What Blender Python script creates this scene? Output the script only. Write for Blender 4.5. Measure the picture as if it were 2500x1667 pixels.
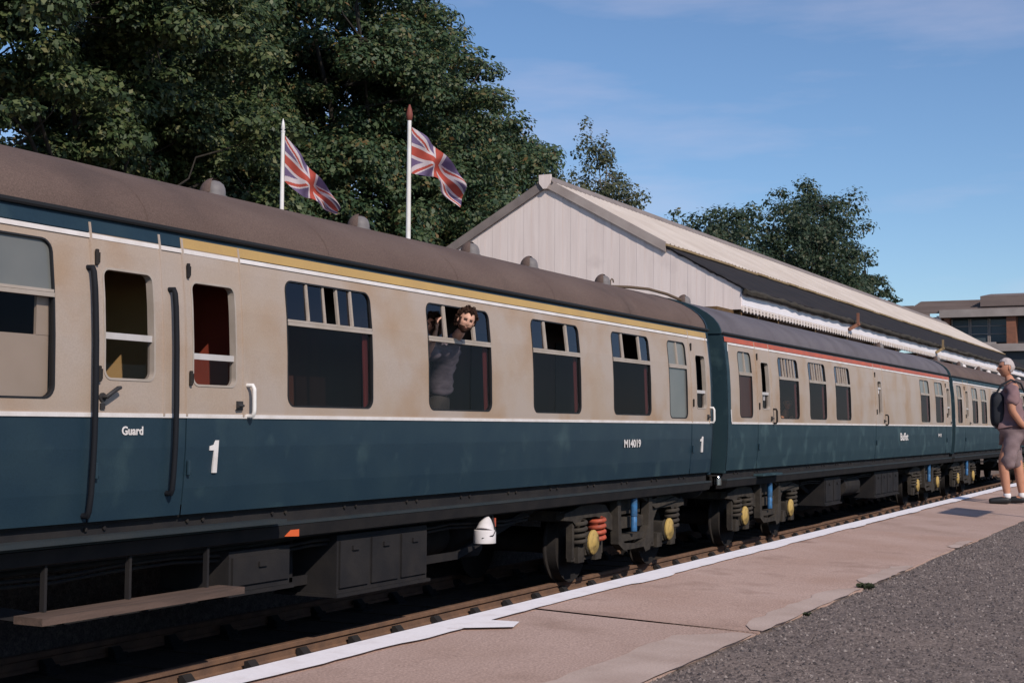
import bpy, math, random
import numpy as np
from mathutils import Vector, Matrix

# ------------------------------------------------------------------ scene, camera, light
for _o in list(bpy.data.objects):
    bpy.data.objects.remove(_o)
S = bpy.context.scene
COL = S.collection
S.view_settings.view_transform = 'Standard'
S.view_settings.look = 'None'
S.view_settings.exposure = -0.2
S.view_settings.gamma = 1.0
S.render.film_transparent = False

# world: x runs along the train (away to the right), y across the tracks (away), z up, rail top = 0
CAM = Vector((0.0, -6.9, 1.93))
cam_d = bpy.data.cameras.new('camera')
cam_d.sensor_width = 36.0
cam_d.lens = 49.75
cam_d.clip_start = 0.1
cam_d.clip_end = 4000
cam = bpy.data.objects.new('camera', cam_d)
COL.objects.link(cam)
right = Vector((0.4550, -0.8905, 0.0064))
fwd = Vector((0.8888, 0.4546, 0.0588)).normalized()
right = (right - fwd * right.dot(fwd)).normalized()
up = right.cross(fwd)
M = Matrix((right, up, -fwd)).transposed().to_4x4()
M.translation = CAM
cam.matrix_world = M
S.camera = cam

SUN = Vector((0.65, 1.0, -0.9)).normalized()          # the way the sunlight travels
sun_el = math.asin(-SUN.z)
sun_az = math.atan2(-SUN.x, -SUN.y)
W = bpy.data.worlds.new('World')
S.world = W
W.use_nodes = True
wn = W.node_tree.nodes
wl = W.node_tree.links
bg = wn['Background']
sky = wn.new('ShaderNodeTexSky')
sky.sky_type = 'NISHITA'
sky.sun_disc = False
sky.sun_elevation = sun_el
sky.sun_rotation = sun_az
sky.altitude = 300
sky.air_density = 1.0
sky.dust_density = 0.35
sky.ozone_density = 2.2
# thin high cloud streaks
tc = wn.new('ShaderNodeTexCoord')
mp = wn.new('ShaderNodeMapping')
mp.inputs['Scale'].default_value = (1.6, 1.6, 9.0)
mp.inputs['Rotation'].default_value = (0.05, -0.10, 0.4)
nz = wn.new('ShaderNodeTexNoise')
nz.inputs['Scale'].default_value = 2.2
nz.inputs['Detail'].default_value = 7
nz.inputs['Roughness'].default_value = 0.55
rp = wn.new('ShaderNodeValToRGB')
rp.color_ramp.elements[0].position = 0.47
rp.color_ramp.elements[1].position = 0.80
rp.color_ramp.elements[1].color = (0.38, 0.38, 0.38, 1)
tint = wn.new('ShaderNodeMix')
tint.data_type = 'RGBA'
tint.blend_type = 'MULTIPLY'
tint.inputs[0].default_value = 1.0
tint.inputs[7].default_value = (0.86, 1.0, 1.16, 1)
mx = wn.new('ShaderNodeMix')
mx.data_type = 'RGBA'
mx.inputs[7].default_value = (7.2, 6.6, 8.0, 1)
wl.new(tc.outputs['Generated'], mp.inputs['Vector'])
wl.new(mp.outputs['Vector'], nz.inputs['Vector'])
wl.new(nz.outputs['Fac'], rp.inputs['Fac'])
wl.new(sky.outputs['Color'], tint.inputs[6])
wl.new(tint.outputs[2], mx.inputs[6])
wl.new(rp.outputs['Color'], mx.inputs[0])
wl.new(mx.outputs[2], bg.inputs['Color'])
bg.inputs['Strength'].default_value = 0.115

sd = bpy.data.lights.new('sun', 'SUN')
sd.energy = 4.3
sd.angle = math.radians(0.53)
sd.color = (1.0, 0.905, 0.79)
so = bpy.data.objects.new('sun', sd)
so.rotation_euler = SUN.to_track_quat('-Z', 'Y').to_euler()
so.location = (-10, -20, 30)
COL.objects.link(so)

# ------------------------------------------------------------------ helpers
rng = random.Random(7)
def lerp(a, b, t): return a + (b - a) * t
def interp(tab, z):
    if z <= tab[0][0]: return tab[0][1]
    for (a, b), (c, d) in zip(tab, tab[1:]):
        if z <= c: return b + (d - b) * (z - a) / (c - a)
    return tab[-1][1]

class MB:
    """collects faces and links them as one mesh object"""
    def __init__(s): s.v = []; s.f = []; s.m = []
    def add(s, vs, fs, mi=0):
        o = len(s.v); s.v += [tuple(p) for p in vs]
        for f in fs: s.f.append(tuple(i + o for i in f)); s.m.append(mi)
        return s
    def box(s, x0, x1, y0, y1, z0, z1, mi=0):
        vs = [(x0,y0,z0),(x1,y0,z0),(x1,y1,z0),(x0,y1,z0),(x0,y0,z1),(x1,y0,z1),(x1,y1,z1),(x0,y1,z1)]
        return s.add(vs, [(3,2,1,0),(4,5,6,7),(0,1,5,4),(1,2,6,5),(2,3,7,6),(3,0,4,7)], mi)
    def bar(s, p, q, w, h, mi=0, upv=(0,0,1)):
        p = Vector(p); q = Vector(q); d = (q-p).normalized(); u = Vector(upv)
        if abs(d.dot(u)) > .95: u = Vector((0,1,0))
        a = d.cross(u).normalized(); b = a.cross(d)
        vs = []
        for c in (p, q):
            for i, j in ((-1,-1),(1,-1),(1,1),(-1,1)): vs.append(c + a*(i*w/2) + b*(j*h/2))
        return s.add(vs, [(3,2,1,0),(4,5,6,7),(0,1,5,4),(1,2,6,5),(2,3,7,6),(3,0,4,7)], mi)
    def prism(s, poly, ax, a0, a1, mi=0):
        """extrude a 2-D outline along x ('x': outline in y,z), y ('y': x,z) or z ('z': x,y)"""
        def P(p, a): return {'x': (a, p[0], p[1]), 'y': (p[0], a, p[1]), 'z': (p[0], p[1], a)}[ax]
        n = len(poly)
        vs = [P(p, a0) for p in poly] + [P(p, a1) for p in poly]
        fs = [tuple(range(n-1, -1, -1)), tuple(range(n, 2*n))]
        fs += [(i, (i+1) % n, n + (i+1) % n, n + i) for i in range(n)]
        return s.add(vs, fs, mi)
    def tube(s, pts, r, n=8, mi=0, cap=True):
        pts = [Vector(p) for p in pts]
        rs = r if isinstance(r, (list, tuple)) else [r]*len(pts)
        vs = []; fs = []; a = None
        for i, p in enumerate(pts):
            d = (pts[min(i+1, len(pts)-1)] - pts[max(i-1, 0)])
            d = d.normalized() if d.length > 1e-9 else Vector((0,0,1))
            if a is None:
                a = d.orthogonal().normalized()
            else:
                a = (a - d*a.dot(d)); a = a.normalized() if a.length > 1e-6 else d.orthogonal().normalized()
            b = d.cross(a)
            for k in range(n):
                t = 2*math.pi*k/n
                vs.append(p + (a*math.cos(t) + b*math.sin(t))*rs[i])
        for i in range(len(pts)-1):
            for k in range(n):
                k2 = (k+1) % n
                fs.append((i*n+k, i*n+k2, (i+1)*n+k2, (i+1)*n+k))
        if cap:
            fs.append(tuple(range(n-1, -1, -1))); fs.append(tuple((len(pts)-1)*n+k for k in range(n)))
        return s.add(vs, fs, mi)
    def lathe(s, prof, c, ax='z', n=20, mi=0):
        """prof: (radius, distance along the axis)"""
        vs = []; fs = []
        for r, h in prof:
            for k in range(n):
                t = 2*math.pi*k/n; a = r*math.cos(t); b = r*math.sin(t)
                o = {'z': (a, b, h), 'y': (a, h, b), 'x': (h, a, b)}[ax]
                vs.append((c[0]+o[0], c[1]+o[1], c[2]+o[2]))
        for i in range(len(prof)-1):
            for k in range(n):
                k2 = (k+1) % n
                fs.append((i*n+k, i*n+k2, (i+1)*n+k2, (i+1)*n+k))
        fs.append(tuple(range(n-1, -1, -1))); fs.append(tuple((len(prof)-1)*n+k for k in range(n)))
        return s.add(vs, fs, mi)
    def grid(s, fn, nu, nv, mi=0):
        vs = [fn(i/nu, j/nv) for j in range(nv+1) for i in range(nu+1)]
        fs = []
        for j in range(nv):
            for i in range(nu):
                a = j*(nu+1)+i; fs.append((a, a+1, a+nu+2, a+nu+1))
                if callable(mi): pass
        o = len(s.v); s.v += [tuple(p) for p in vs]; k = 0
        for j in range(nv):
            for i in range(nu):
                s.f.append(tuple(q+o for q in fs[k])); k += 1
                s.m.append(mi((i+.5)/nu, (j+.5)/nv) if callable(mi) else mi)
        return s
    def mesh(s, name, mats, smooth=None):
        me = bpy.data.meshes.new(name)
        me.from_pydata(s.v, [], s.f)
        for m in (mats if isinstance(mats, (list, tuple)) else [mats]): me.materials.append(MAT[m])
        me.polygons.foreach_set('material_index', s.m)
        if smooth is not None:
            me.polygons.foreach_set('use_smooth', [True]*len(s.f))
            me.set_sharp_from_angle(angle=math.radians(smooth))
        me.update()
        return me
    def build(s, name, mats, parent=None, smooth=None, loc=None):
        o = bpy.data.objects.new(name, s.mesh(name, mats, smooth))
        COL.objects.link(o)
        if parent: o.parent = parent
        if loc: o.location = loc
        return o

def inst(name, me, parent=None, loc=(0,0,0), rot=(0,0,0), scale=(1,1,1)):
    o = bpy.data.objects.new(name, me); COL.objects.link(o)
    o.location = loc; o.rotation_euler = rot; o.scale = scale
    if parent: o.parent = parent
    return o
def empty(name, loc=(0,0,0)):
    o = bpy.data.objects.new(name, None); COL.objects.link(o); o.location = loc; o.empty_display_size = .2
    return o
def tag(o, label=None, cat=None, group=None, kind=None):
    if label: o['label'] = label
    if cat: o['category'] = cat
    if group: o['group'] = group
    if kind: o['kind'] = kind
    return o
def thing(name, label, cat, group=None):
    return tag(empty(name), label, cat, group)

# ------------------------------------------------------------------ materials
MAT = {}
def mat(name, c1, c2=None, rough=.7, scale=3.0, stretch=(1,1,1), lo=.35, hi=.65, bump=0.0, bscale=60.0, spec=.3,
        metal=0.0, detail=6, fine=.0, c3=None, s3=1.0, lo3=.55, hi3=.75, fscale=90):
    m = bpy.data.materials.new(name); m.use_nodes = True
    n = m.node_tree.nodes; l = m.node_tree.links; b = n['Principled BSDF']
    b.inputs['Roughness'].default_value = rough
    b.inputs['Specular IOR Level'].default_value = spec
    b.inputs['Metallic'].default_value = metal
    b.inputs['Base Color'].default_value = (*c1, 1)
    tcn = n.new('ShaderNodeTexCoord')
    out = None
    if c2:
        mpn = n.new('ShaderNodeMapping'); mpn.inputs['Scale'].default_value = stretch
        l.new(tcn.outputs['Object'], mpn.inputs['Vector'])
        t = n.new('ShaderNodeTexNoise'); t.inputs['Scale'].default_value = scale; t.inputs['Detail'].default_value = detail
        l.new(mpn.outputs['Vector'], t.inputs['Vector'])
        mr = n.new('ShaderNodeMapRange'); mr.inputs[1].default_value = lo; mr.inputs[2].default_value = hi
        l.new(t.outputs['Fac'], mr.inputs[0])
        x = n.new('ShaderNodeMix'); x.data_type = 'RGBA'
        x.inputs[6].default_value = (*c1, 1); x.inputs[7].default_value = (*c2, 1)
        l.new(mr.outputs[0], x.inputs[0]); out = x.outputs[2]
        if c3:
            t3 = n.new('ShaderNodeTexNoise'); t3.inputs['Scale'].default_value = s3; t3.inputs['Detail'].default_value = 5
            l.new(tcn.outputs['Object'], t3.inputs['Vector'])
            m3 = n.new('ShaderNodeMapRange'); m3.inputs[1].default_value = lo3; m3.inputs[2].default_value = hi3
            l.new(t3.outputs['Fac'], m3.inputs[0])
            x3 = n.new('ShaderNodeMix'); x3.data_type = 'RGBA'; x3.inputs[7].default_value = (*c3, 1)
            l.new(out, x3.inputs[6]); l.new(m3.outputs[0], x3.inputs[0]); out = x3.outputs[2]
        if fine:
            t2 = n.new('ShaderNodeTexNoise'); t2.inputs['Scale'].default_value = fscale; t2.inputs['Detail'].default_value = 3
            l.new(tcn.outputs['Object'], t2.inputs['Vector'])
            m2 = n.new('ShaderNodeMapRange'); m2.inputs[1].default_value = .3; m2.inputs[2].default_value = .7
            m2.inputs[3].default_value = 1-fine; m2.inputs[4].default_value = 1+fine
            l.new(t2.outputs['Fac'], m2.inputs[0])
            x2 = n.new('ShaderNodeVectorMath'); x2.operation = 'SCALE'
            l.new(out, x2.inputs[0]); l.new(m2.outputs[0], x2.inputs['Scale']); out = x2.outputs[0]
        l.new(out, b.inputs['Base Color'])
    if bump:
        tb = n.new('ShaderNodeTexNoise'); tb.inputs['Scale'].default_value = bscale; tb.inputs['Detail'].default_value = 5
        l.new(tcn.outputs['Object'], tb.inputs['Vector'])
        bp = n.new('ShaderNodeBump'); bp.inputs['Strength'].default_value = bump; bp.inputs['Distance'].default_value = .01
        l.new(tb.outputs['Fac'], bp.inputs['Height']); l.new(bp.outputs['Normal'], b.inputs['Normal'])
    MAT[name] = m
    return m

def glass(name, tint_c, refl=.7, rough=.02):
    m = bpy.data.materials.new(name); m.use_nodes = True
    n = m.node_tree.nodes; l = m.node_tree.links
    for q in list(n):
        if q.type == 'BSDF_PRINCIPLED': n.remove(q)
    t = n.new('ShaderNodeBsdfTransparent'); t.inputs[0].default_value = (*tint_c, 1)
    g = n.new('ShaderNodeBsdfGlossy'); g.inputs['Roughness'].default_value = rough; g.inputs[0].default_value = (.95,.86,.92,1)
    fr = n.new('ShaderNodeFresnel'); fr.inputs[0].default_value = 1.45
    mu = n.new('ShaderNodeMath'); mu.operation = 'MULTIPLY'; mu.inputs[1].default_value = refl
    x = n.new('ShaderNodeMixShader')
    l.new(fr.outputs[0], mu.inputs[0]); l.new(mu.outputs[0], x.inputs[0])
    l.new(t.outputs[0], x.inputs[1]); l.new(g.outputs[0], x.inputs[2])
    l.new(x.outputs[0], n['Material Output'].inputs[0])
    MAT[name] = m

def leafmat(name, ramp, trans=.35):
    m = bpy.data.materials.new(name); m.use_nodes = True
    n = m.node_tree.nodes; l = m.node_tree.links
    for q in list(n):
        if q.type == 'BSDF_PRINCIPLED': n.remove(q)
    ge = n.new('ShaderNodeNewGeometry')
    cr = n.new('ShaderNodeValToRGB')
    e = cr.color_ramp.elements
    e[0].position = ramp[0][0]; e[0].color = (*ramp[0][1], 1)
    e[1].position = ramp[-1][0]; e[1].color = (*ramp[-1][1], 1)
    for p, c in ramp[1:-1]:
        q = e.new(p); q.color = (*c, 1)
    l.new(ge.outputs['Random Per Island'], cr.inputs[0])
    d = n.new('ShaderNodeBsdfPrincipled'); d.inputs['Roughness'].default_value = .5; d.inputs['Specular IOR Level'].default_value = .35
    t = n.new('ShaderNodeBsdfTranslucent'); x = n.new('ShaderNodeMixShader'); x.inputs[0].default_value = trans
    l.new(cr.outputs[0], d.inputs['Base Color']); l.new(cr.outputs[0], t.inputs[0])
    l.new(d.outputs[0], x.inputs[1]); l.new(t.outputs[0], x.inputs[2]); l.new(x.outputs[0], n['Material Output'].inputs[0])
    MAT[name] = m

mat('cream', (.40,.325,.278), (.385,.295,.23), .5, scale=1.3, lo=.42, hi=.62, spec=.22, fine=.06, c3=(.35,.235,.155), s3=1.1, lo3=.48, hi3=.68, bump=.06, bscale=2.2)
mat('blue', (.016,.035,.053), (.021,.042,.058), .40, scale=2.2, lo=.4, hi=.65, spec=.28, fine=.10, c3=(.040,.070,.082), s3=2.6, lo3=.58, hi3=.78, bump=.10, bscale=2.2)
mat('blue_dull', (.016,.037,.050), (.022,.046,.058), .55, scale=2.5, spec=.3, fine=.06, c3=(.055,.095,.105), s3=2.4, lo3=.54, hi3=.74)
mat('stripe_white', (.74,.69,.68), (.64,.58,.55), .55, scale=5, fine=.04)
mat('stripe_yellow', (.50,.32,.115), (.44,.28,.11), .5, scale=2, fine=.05)
mat('stripe_red', (.50,.10,.045), (.40,.09,.05), .5, scale=3, fine=.05)
mat('roof_brown', (.115,.077,.065), (.140,.096,.081), .8, scale=.9, stretch=(1,1.5,1.5), spec=.2, bump=.25, bscale=160, fine=.22, c3=(.082,.057,.050), s3=.9)
mat('roof_grey', (.115,.10,.112), (.14,.122,.132), .72, scale=1.4, spec=.25, bump=.12, bscale=160, fine=.2, c3=(.095,.08,.085), s3=1.1)
mat('vent_grey', (.15,.135,.138), (.20,.18,.18), .6, scale=8)
mat('alu', (.42,.355,.31), (.36,.30,.25), .5, scale=6, spec=.4)
mat('alu_bright', (.56,.52,.52), (.48,.44,.42), .4, scale=6, spec=.5)
mat('rubber', (.018,.018,.02), None, .6)
mat('ledge', (.022,.030,.036), (.034,.038,.040), .7, scale=3)
mat('rail_dark', (.012,.013,.017), None, .7, spec=.15)
mat('black_iron', (.028,.026,.028), (.04,.036,.036), .6, scale=9, spec=.35)
mat('grime', (.018,.016,.017), (.032,.027,.024), .85, scale=4, spec=.2, bump=.3, bscale=40)
mat('grime_dark', (.017,.016,.018), (.026,.023,.023), .85, scale=4, spec=.2, bump=.2, bscale=40)
mat('bogie_cast', (.034,.029,.026), (.060,.050,.041), .85, scale=7, spec=.2, bump=.35, bscale=50)
mat('step_wood', (.135,.088,.07), (.085,.058,.048), .85, scale=5, stretch=(.4,4,4), bump=.3, bscale=60)
mat('axle_yellow', (.46,.31,.10), (.15,.10,.05), .7, scale=12, lo=.48, hi=.72)
mat('spring_red', (.50,.10,.05), (.26,.06,.04), .55, scale=12)
mat('damper_blue', (.045,.17,.38), (.035,.09,.18), .45, scale=12)
mat('white_paint', (.72,.67,.68), (.60,.55,.54), .55, scale=7)
mat('orange', (.72,.13,.04), None, .5)
mat('chrome', (.7,.7,.72), None, .18, metal=1.0)
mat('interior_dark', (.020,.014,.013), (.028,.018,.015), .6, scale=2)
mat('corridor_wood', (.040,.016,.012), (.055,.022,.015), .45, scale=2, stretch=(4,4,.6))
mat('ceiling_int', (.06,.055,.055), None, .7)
mat('part_yellow', (.56,.36,.16), (.50,.31,.13), .6, scale=2)
mat('part_red', (.26,.05,.028), (.20,.04,.025), .5, scale=2)
mat('curtain', (.11,.018,.018), (.08,.014,.015), .9, scale=3, stretch=(9,9,1))
mat('blind', (.52,.40,.32), (.47,.36,.28), .8, scale=2)
mat('frosted', (.17,.165,.15), (.21,.20,.175), .35, scale=2, spec=.5)
mat('frosted_grey', (.13,.135,.13), (.16,.16,.15), .3, scale=2, spec=.5)
mat('bellows', (.022,.021,.024), (.035,.032,.034), .85, scale=5)
glass('pane', (.86,.86,.86), .3)
glass('pane_top', (.55,.62,.68), 1.25, .05)
mat('concrete', (.41,.27,.215), (.48,.335,.28), .92, scale=1.3, spec=.12, bump=.5, bscale=90, fine=.20, c3=(.33,.215,.17), s3=2.6, lo3=.54, hi3=.74)
mat('concrete_b', (.45,.315,.265), (.39,.265,.215), .92, scale=1.1, spec=.12, bump=.5, bscale=90, fine=.20, c3=(.34,.23,.185), s3=2.2, lo3=.55, hi3=.75)
mat('edging', (.49,.37,.315), (.40,.29,.24), .9, scale=3, bump=.3, bscale=60, fine=.06)
mat('paint_line', (.86,.79,.78), (.76,.68,.66), .6, scale=9, lo=.5, hi=.75, fine=.04)
mat('joint_dirt', (.12,.075,.05), (.07,.055,.035), .95, scale=12)
mat('tarmac', (.135,.106,.096), (.21,.165,.146), .95, scale=14, spec=.1, bump=1.0, bscale=70, fine=.4, fscale=55, c3=(.23,.175,.15), s3=.8, lo3=.52, hi3=.78)
leafmat('grit', [(0,(.055,.045,.043)),(.45,(.12,.096,.088)),(.85,(.22,.175,.155)),(1,(.36,.30,.27))], 0.0)
mat('ballast', (.040,.030,.026), (.065,.048,.038), .95, scale=18, bump=1.0, bscale=30, fine=.2)
mat('rail_rust', (.19,.105,.065), (.13,.076,.052), .8, scale=6, bump=.25, bscale=60, fine=.1)
mat('rail_top', (.42,.38,.36), None, .35, metal=.8)
mat('sleeper', (.045,.034,.029), (.065,.048,.038), .9, scale=4, stretch=(8,.6,2), bump=.5, bscale=40)
mat('grass', (.045,.062,.02), (.08,.085,.035), .95, scale=.8, fine=.2)
mat('clad', (.85,.73,.69), (.77,.65,.61), .7, scale=1.6, stretch=(1,5,.35), spec=.2, fine=.03, c3=(.66,.55,.52), s3=1.3, lo3=.58, hi3=.80)
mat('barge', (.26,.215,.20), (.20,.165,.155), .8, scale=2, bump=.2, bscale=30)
mat('barge_lit', (.42,.355,.33), (.34,.28,.26), .8, scale=2, bump=.2, bscale=30)  # paler copy of barge, sunlight painted into the front slope board's colour
mat('sheet', (.56,.49,.445), (.48,.41,.365), .6, scale=.8, spec=.3, fine=.04)
mat('sheet_edge', (.30,.21,.11), (.22,.15,.085), .8, scale=3)
mat('lower_roof_dark', (.026,.024,.027), (.036,.031,.032), .95, scale=2, spec=.1, bump=.3, bscale=15)
mat('edge_brown', (.040,.034,.028), (.060,.048,.036), .95, scale=9, bump=.6, bscale=30)
mat('fascia_white', (.84,.79,.83), (.78,.73,.76), .6, scale=1.0, spec=.25)
mat('dagger', (.74,.66,.64), (.64,.54,.48), .7, scale=4)
mat('timber_brown', (.15,.085,.035), (.10,.06,.03), .8, scale=4)
mat('bldg_roof', (.16,.122,.112), (.20,.152,.138), .9, scale=.5, stretch=(1,1,5), bump=.5, bscale=8)
mat('bldg_conc', (.36,.31,.29), (.28,.24,.225), .9, scale=1)
mat('bldg_brick', (.26,.11,.07), (.20,.09,.06), .9, scale=3, stretch=(1,1,4))
mat('bldg_dark', (.05,.055,.062), None, .4)
mat('bldg_glass', (.055,.075,.09), (.09,.11,.125), .15, scale=.4, spec=.7)
mat('bark', (.035,.029,.024), (.022,.019,.016), .95, scale=7, stretch=(1,1,.2), bump=.8, bscale=18)
mat('bark_birch', (.30,.27,.24), (.12,.10,.09), .9, scale=5, stretch=(1,1,.5))
mat('pole_white', (.78,.75,.74), (.70,.66,.62), .5, scale=4)
mat('finial_red', (.20,.055,.04), None, .6)
mat('flag_red', (.52,.095,.065), (.46,.08,.06), .8, scale=4)
mat('flag_white', (.70,.60,.62), (.62,.53,.56), .8, scale=4)
mat('flag_blue', (.145,.10,.20), (.19,.135,.25), .8, scale=4)
for _k in ('flag_red', 'flag_white', 'flag_blue'):
    _n = MAT[_k].node_tree; _b = _n.nodes['Principled BSDF']
    _t = _n.nodes.new('ShaderNodeBsdfTranslucent'); _x = _n.nodes.new('ShaderNodeMixShader'); _x.inputs[0].default_value = .3
    for _l in list(_n.links):
        if _l.to_socket == _b.inputs['Base Color']: _n.links.new(_l.from_socket, _t.inputs[0])
    _n.links.new(_b.outputs[0], _x.inputs[1]); _n.links.new(_t.outputs[0], _x.inputs[2])
    _n.links.new(_x.outputs[0], _n.nodes['Material Output'].inputs[0])
mat('skin', (.64,.36,.26), (.57,.30,.21), .5, scale=12)
mat('skin_red', (.52,.25,.16), (.46,.21,.13), .5, scale=12)
mat('beard', (.085,.042,.030), (.06,.032,.024), .9, scale=30, spec=.1)
mat('lips', (.22,.085,.065), None, .5)
mat('eye', (.075,.04,.03), None, .3)
mat('hair_brown', (.050,.024,.016), (.028,.015,.011), .8, scale=30, spec=.1)
mat('hair_grey', (.50,.43,.42), (.40,.34,.33), .6, scale=25)
mat('shirt_grey', (.19,.155,.18), (.11,.09,.11), .9, scale=9, stretch=(1,1,2.5), bump=.4, bscale=14)
mat('jeans', (.060,.050,.046), (.038,.033,.033), .9, scale=8, bump=.3, bscale=25)
mat('shirt_mauve', (.24,.145,.15), (.18,.11,.12), .9, scale=8, bump=.3, bscale=18)
mat('shorts', (.24,.17,.175), (.17,.125,.13), .9, scale=5, bump=.4, bscale=20)
mat('sock', (.75,.72,.72), None, .9)
mat('shoe_black', (.018,.018,.02), None, .5)
mat('bag_black', (.014,.016,.022), (.02,.022,.03), .8, scale=8)
mat('passenger_skin', (.66,.30,.16), None, .6)
mat('cable', (.11,.075,.05), None, .8)
mat('weed', (.032,.045,.022), (.05,.055,.028), .8, scale=20)
mat('sign_face', (.08,.06,.05), (.10,.07,.06), .6, scale=3)
leafmat('leaf_maple', [(0,(.024,.050,.025)),(.45,(.048,.084,.036)),(.82,(.088,.115,.048)),(.95,(.13,.12,.05)),(1,(.20,.11,.045))], .25)
leafmat('leaf_left', [(0,(.024,.044,.018)),(.5,(.056,.086,.032)),(.85,(.11,.135,.052)),(1,(.16,.15,.06))], .25)
leafmat('leaf_birch', [(0,(.05,.065,.035)),(.5,(.085,.10,.05)),(1,(.14,.135,.07))])
leafmat('leaf_far', [(0,(.028,.050,.030)),(.5,(.045,.072,.040)),(.85,(.070,.095,.05)),(1,(.12,.105,.06))])

# ------------------------------------------------------------------ ground, tracks, platforms
def structure(o): o['kind'] = 'structure'; return o
g = MB(); g.add([(-600,-600,-.45),(1500,-600,-.45),(1500,1200,-.45),(-600,1200,-.45)], [(0,1,2,3)])
structure(g.build('ground', 'grass'))
g = MB(); g.box(-30, 150, -3.5, 2.80, -.42, -.19)
structure(g.build('ballast_bed', 'ballast'))

RAIL = [(-.035,0),(-.035,-.035),(-.012,-.05),(-.012,-.105),(-.033,-.118),(-.033,-.145),(.033,-.145),(.033,-.118),(.012,-.105),(.012,-.05),(.035,-.035),(.035,0),(.028,.006),(-.028,.006)]
chair_me = None
def track(name, yc, x0, x1):
    global chair_me
    t = structure(empty(name))
    for s in (-1, 1):
        g = MB(); g.prism([(y*1.0, z-.006) for y, z in RAIL], 'x', x0, x1)
        o = g.build('rail', 'rail_rust', t); o.location = (0, yc + s*.7525, 0)
    sm = MB().box(-.127,.127,-1.3,1.3,-.31,-.178).mesh('sleeper', 'sleeper')
    if chair_me is None:
        c = MB()
        c.box(-.10,.10,-.19,.19,-.178,-.150)
        c.prism([(-.17,-.15),(-.045,-.15),(-.040,-.06),(-.075,-.055)], 'x', -.055, .055)
        c.prism([(.17,-.15),(.075,-.055),(.040,-.06),(.045,-.15)], 'x', -.055, .055)
        for s in (-1, 1):
            c.lathe([(.022,-.15),(.022,-.115),(.012,-.105)], (.06*s,.14,0), 'z', 8)
            c.lathe([(.022,-.15),(.022,-.115),(.012,-.105)], (.06*s,-.14,0), 'z', 8)
        chair_me = c.mesh('rail_chair', 'grime_dark')
    n = int((x1-x0)/.79)
    for i in range(n):
        x = x0 + .3 + i*.79
        s = inst('sleeper', sm, t, (x, yc + rng.uniform(-.03,.03), 0), (0,0,rng.uniform(-.01,.01)))
        if 2 < x < 62:
            for k in (-1, 1): inst('rail_chair', chair_me, s, (0, k*.7525, 0))
    return t
track('railway_track', 1.37, -4, 110)
track('railway_track', -2.03, 0, 40)

EDGE = -3.58
def pz(y): return 1.0 - .035*(EDGE - y) if y < EDGE else 1.0
P = structure(empty('platform'))
g = MB(); g.prism([(EDGE+.10,-.42),(EDGE+.10,.90),(EDGE+.02,.92),(EDGE,.93),(EDGE-1.3,.88),(-24,.30),(-24,-.42)], 'x', -20, 112)
g.build('platform_wall', 'bldg_brick', P)
g = MB(); ny = 10
g.add([(-20,-4.78,pz(-4.78)-.009),(112,-4.78,pz(-4.78)-.009),(112,-9,pz(-9)-.008),(112,-24,pz(-9)-.1),(-20,-24,pz(-9)-.1),(-20,-9,pz(-9)-.008)], [(0,1,2,5),(5,2,3,4)])
g.build('tarmac_surface', 'tarmac', P)
g = MB(); g.add([(-20,EDGE,.985),(112,EDGE,.985),(112,-4.855,pz(-4.855)-.015),(-20,-4.855,pz(-4.855)-.015)], [(3,2,1,0)])
g.build('joint_bedding', 'joint_dirt', P)
xs = [-6.6, .0, 6.55, 13.1, 19.7, 26.2, 32.8, 39.3, 45.9, 52.4, 59, 72, 86, 111]
for i in range(len(xs)-1):
    a, b = xs[i]+.010, xs[i+1]-.010
    dz = rng.uniform(-.004, .004); sk = .03*(1 if i % 2 else -1)
    g = MB(); n = 26
    # inner edge is worn and uneven
    inner = []
    for k in range(n+1):
        x = lerp(a, b, k/n)
        y = -4.86 + (rng.uniform(-.018,.018) if 0 < k < n else 0)
        inner.append((x, y, pz(y)+dz))
    outer = [(lerp(a,b,k/n), EDGE+.022, 1.0+dz) for k in range(n+1)]
    lip = [(lerp(a,b,k/n), EDGE+.03, .985+dz) for k in range(n+1)]
    for A, B_ in ((inner, outer), (outer, lip), (lip, [(p[0],EDGE+.03,.90) for p in lip]), ([(p[0],p[1],.86) for p in inner], inner)):
        g.add(A+B_, [(k, k+1, n+2+k, n+1+k) for k in range(n)])
    for E0, E1 in ((inner[0], lip[0]), (inner[-1], lip[-1])):
        g.add([E0, E1, (E1[0],E1[1],.88), (E0[0],E0[1],.86)], [(0,1,2,3)])
    g.build('paving_slab', 'concrete' if i % 2 == 0 else 'concrete_b', P)
# paler edging along the inner side of the nearer slabs, with ragged ends
for a, b, w in ((4.2,6.48,.27),(6.6,8.6,.13),(8.9,10.2,.11),(11.9,12.7,.07)):
    g = MB(); n = 16; ou = []; inn = []
    for k in range(n+1):
        t = k/n; x = lerp(a, b, t)
        w2 = w*min(1, .35+5*t, .25+6*(1-t)) + rng.uniform(-.015,.015)
        inn.append((x, -4.868+rng.uniform(-.01,.006), pz(-4.85)+.0062)); ou.append((x, -4.85+w2, pz(-4.85+w2)+.0062))
    g.add(inn+ou, [(k,k+1,n+2+k,n+1+k) for k in range(n)])
    g.build('edging_strip', 'edging', P)
g = MB(); n = 1000; ou = []; inn = []; wv = 0
for k in range(n+1):
    x = -6 + 116*(k/n)**1.15
    wv = wv*.8 + rng.uniform(-.006,.006)
    y2 = EDGE-.135+wv + (-.02 if (int(x*1.9) % 5 == 0) else 0)
    ou.append((x, EDGE+.021+rng.uniform(-.002,.001), 1.0045+.004)); inn.append((x, y2, pz(y2)+.0045+.004))
g.add(inn+ou, [(k,k+1,n+2+k,n+1+k) for k in range(n)])
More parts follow.
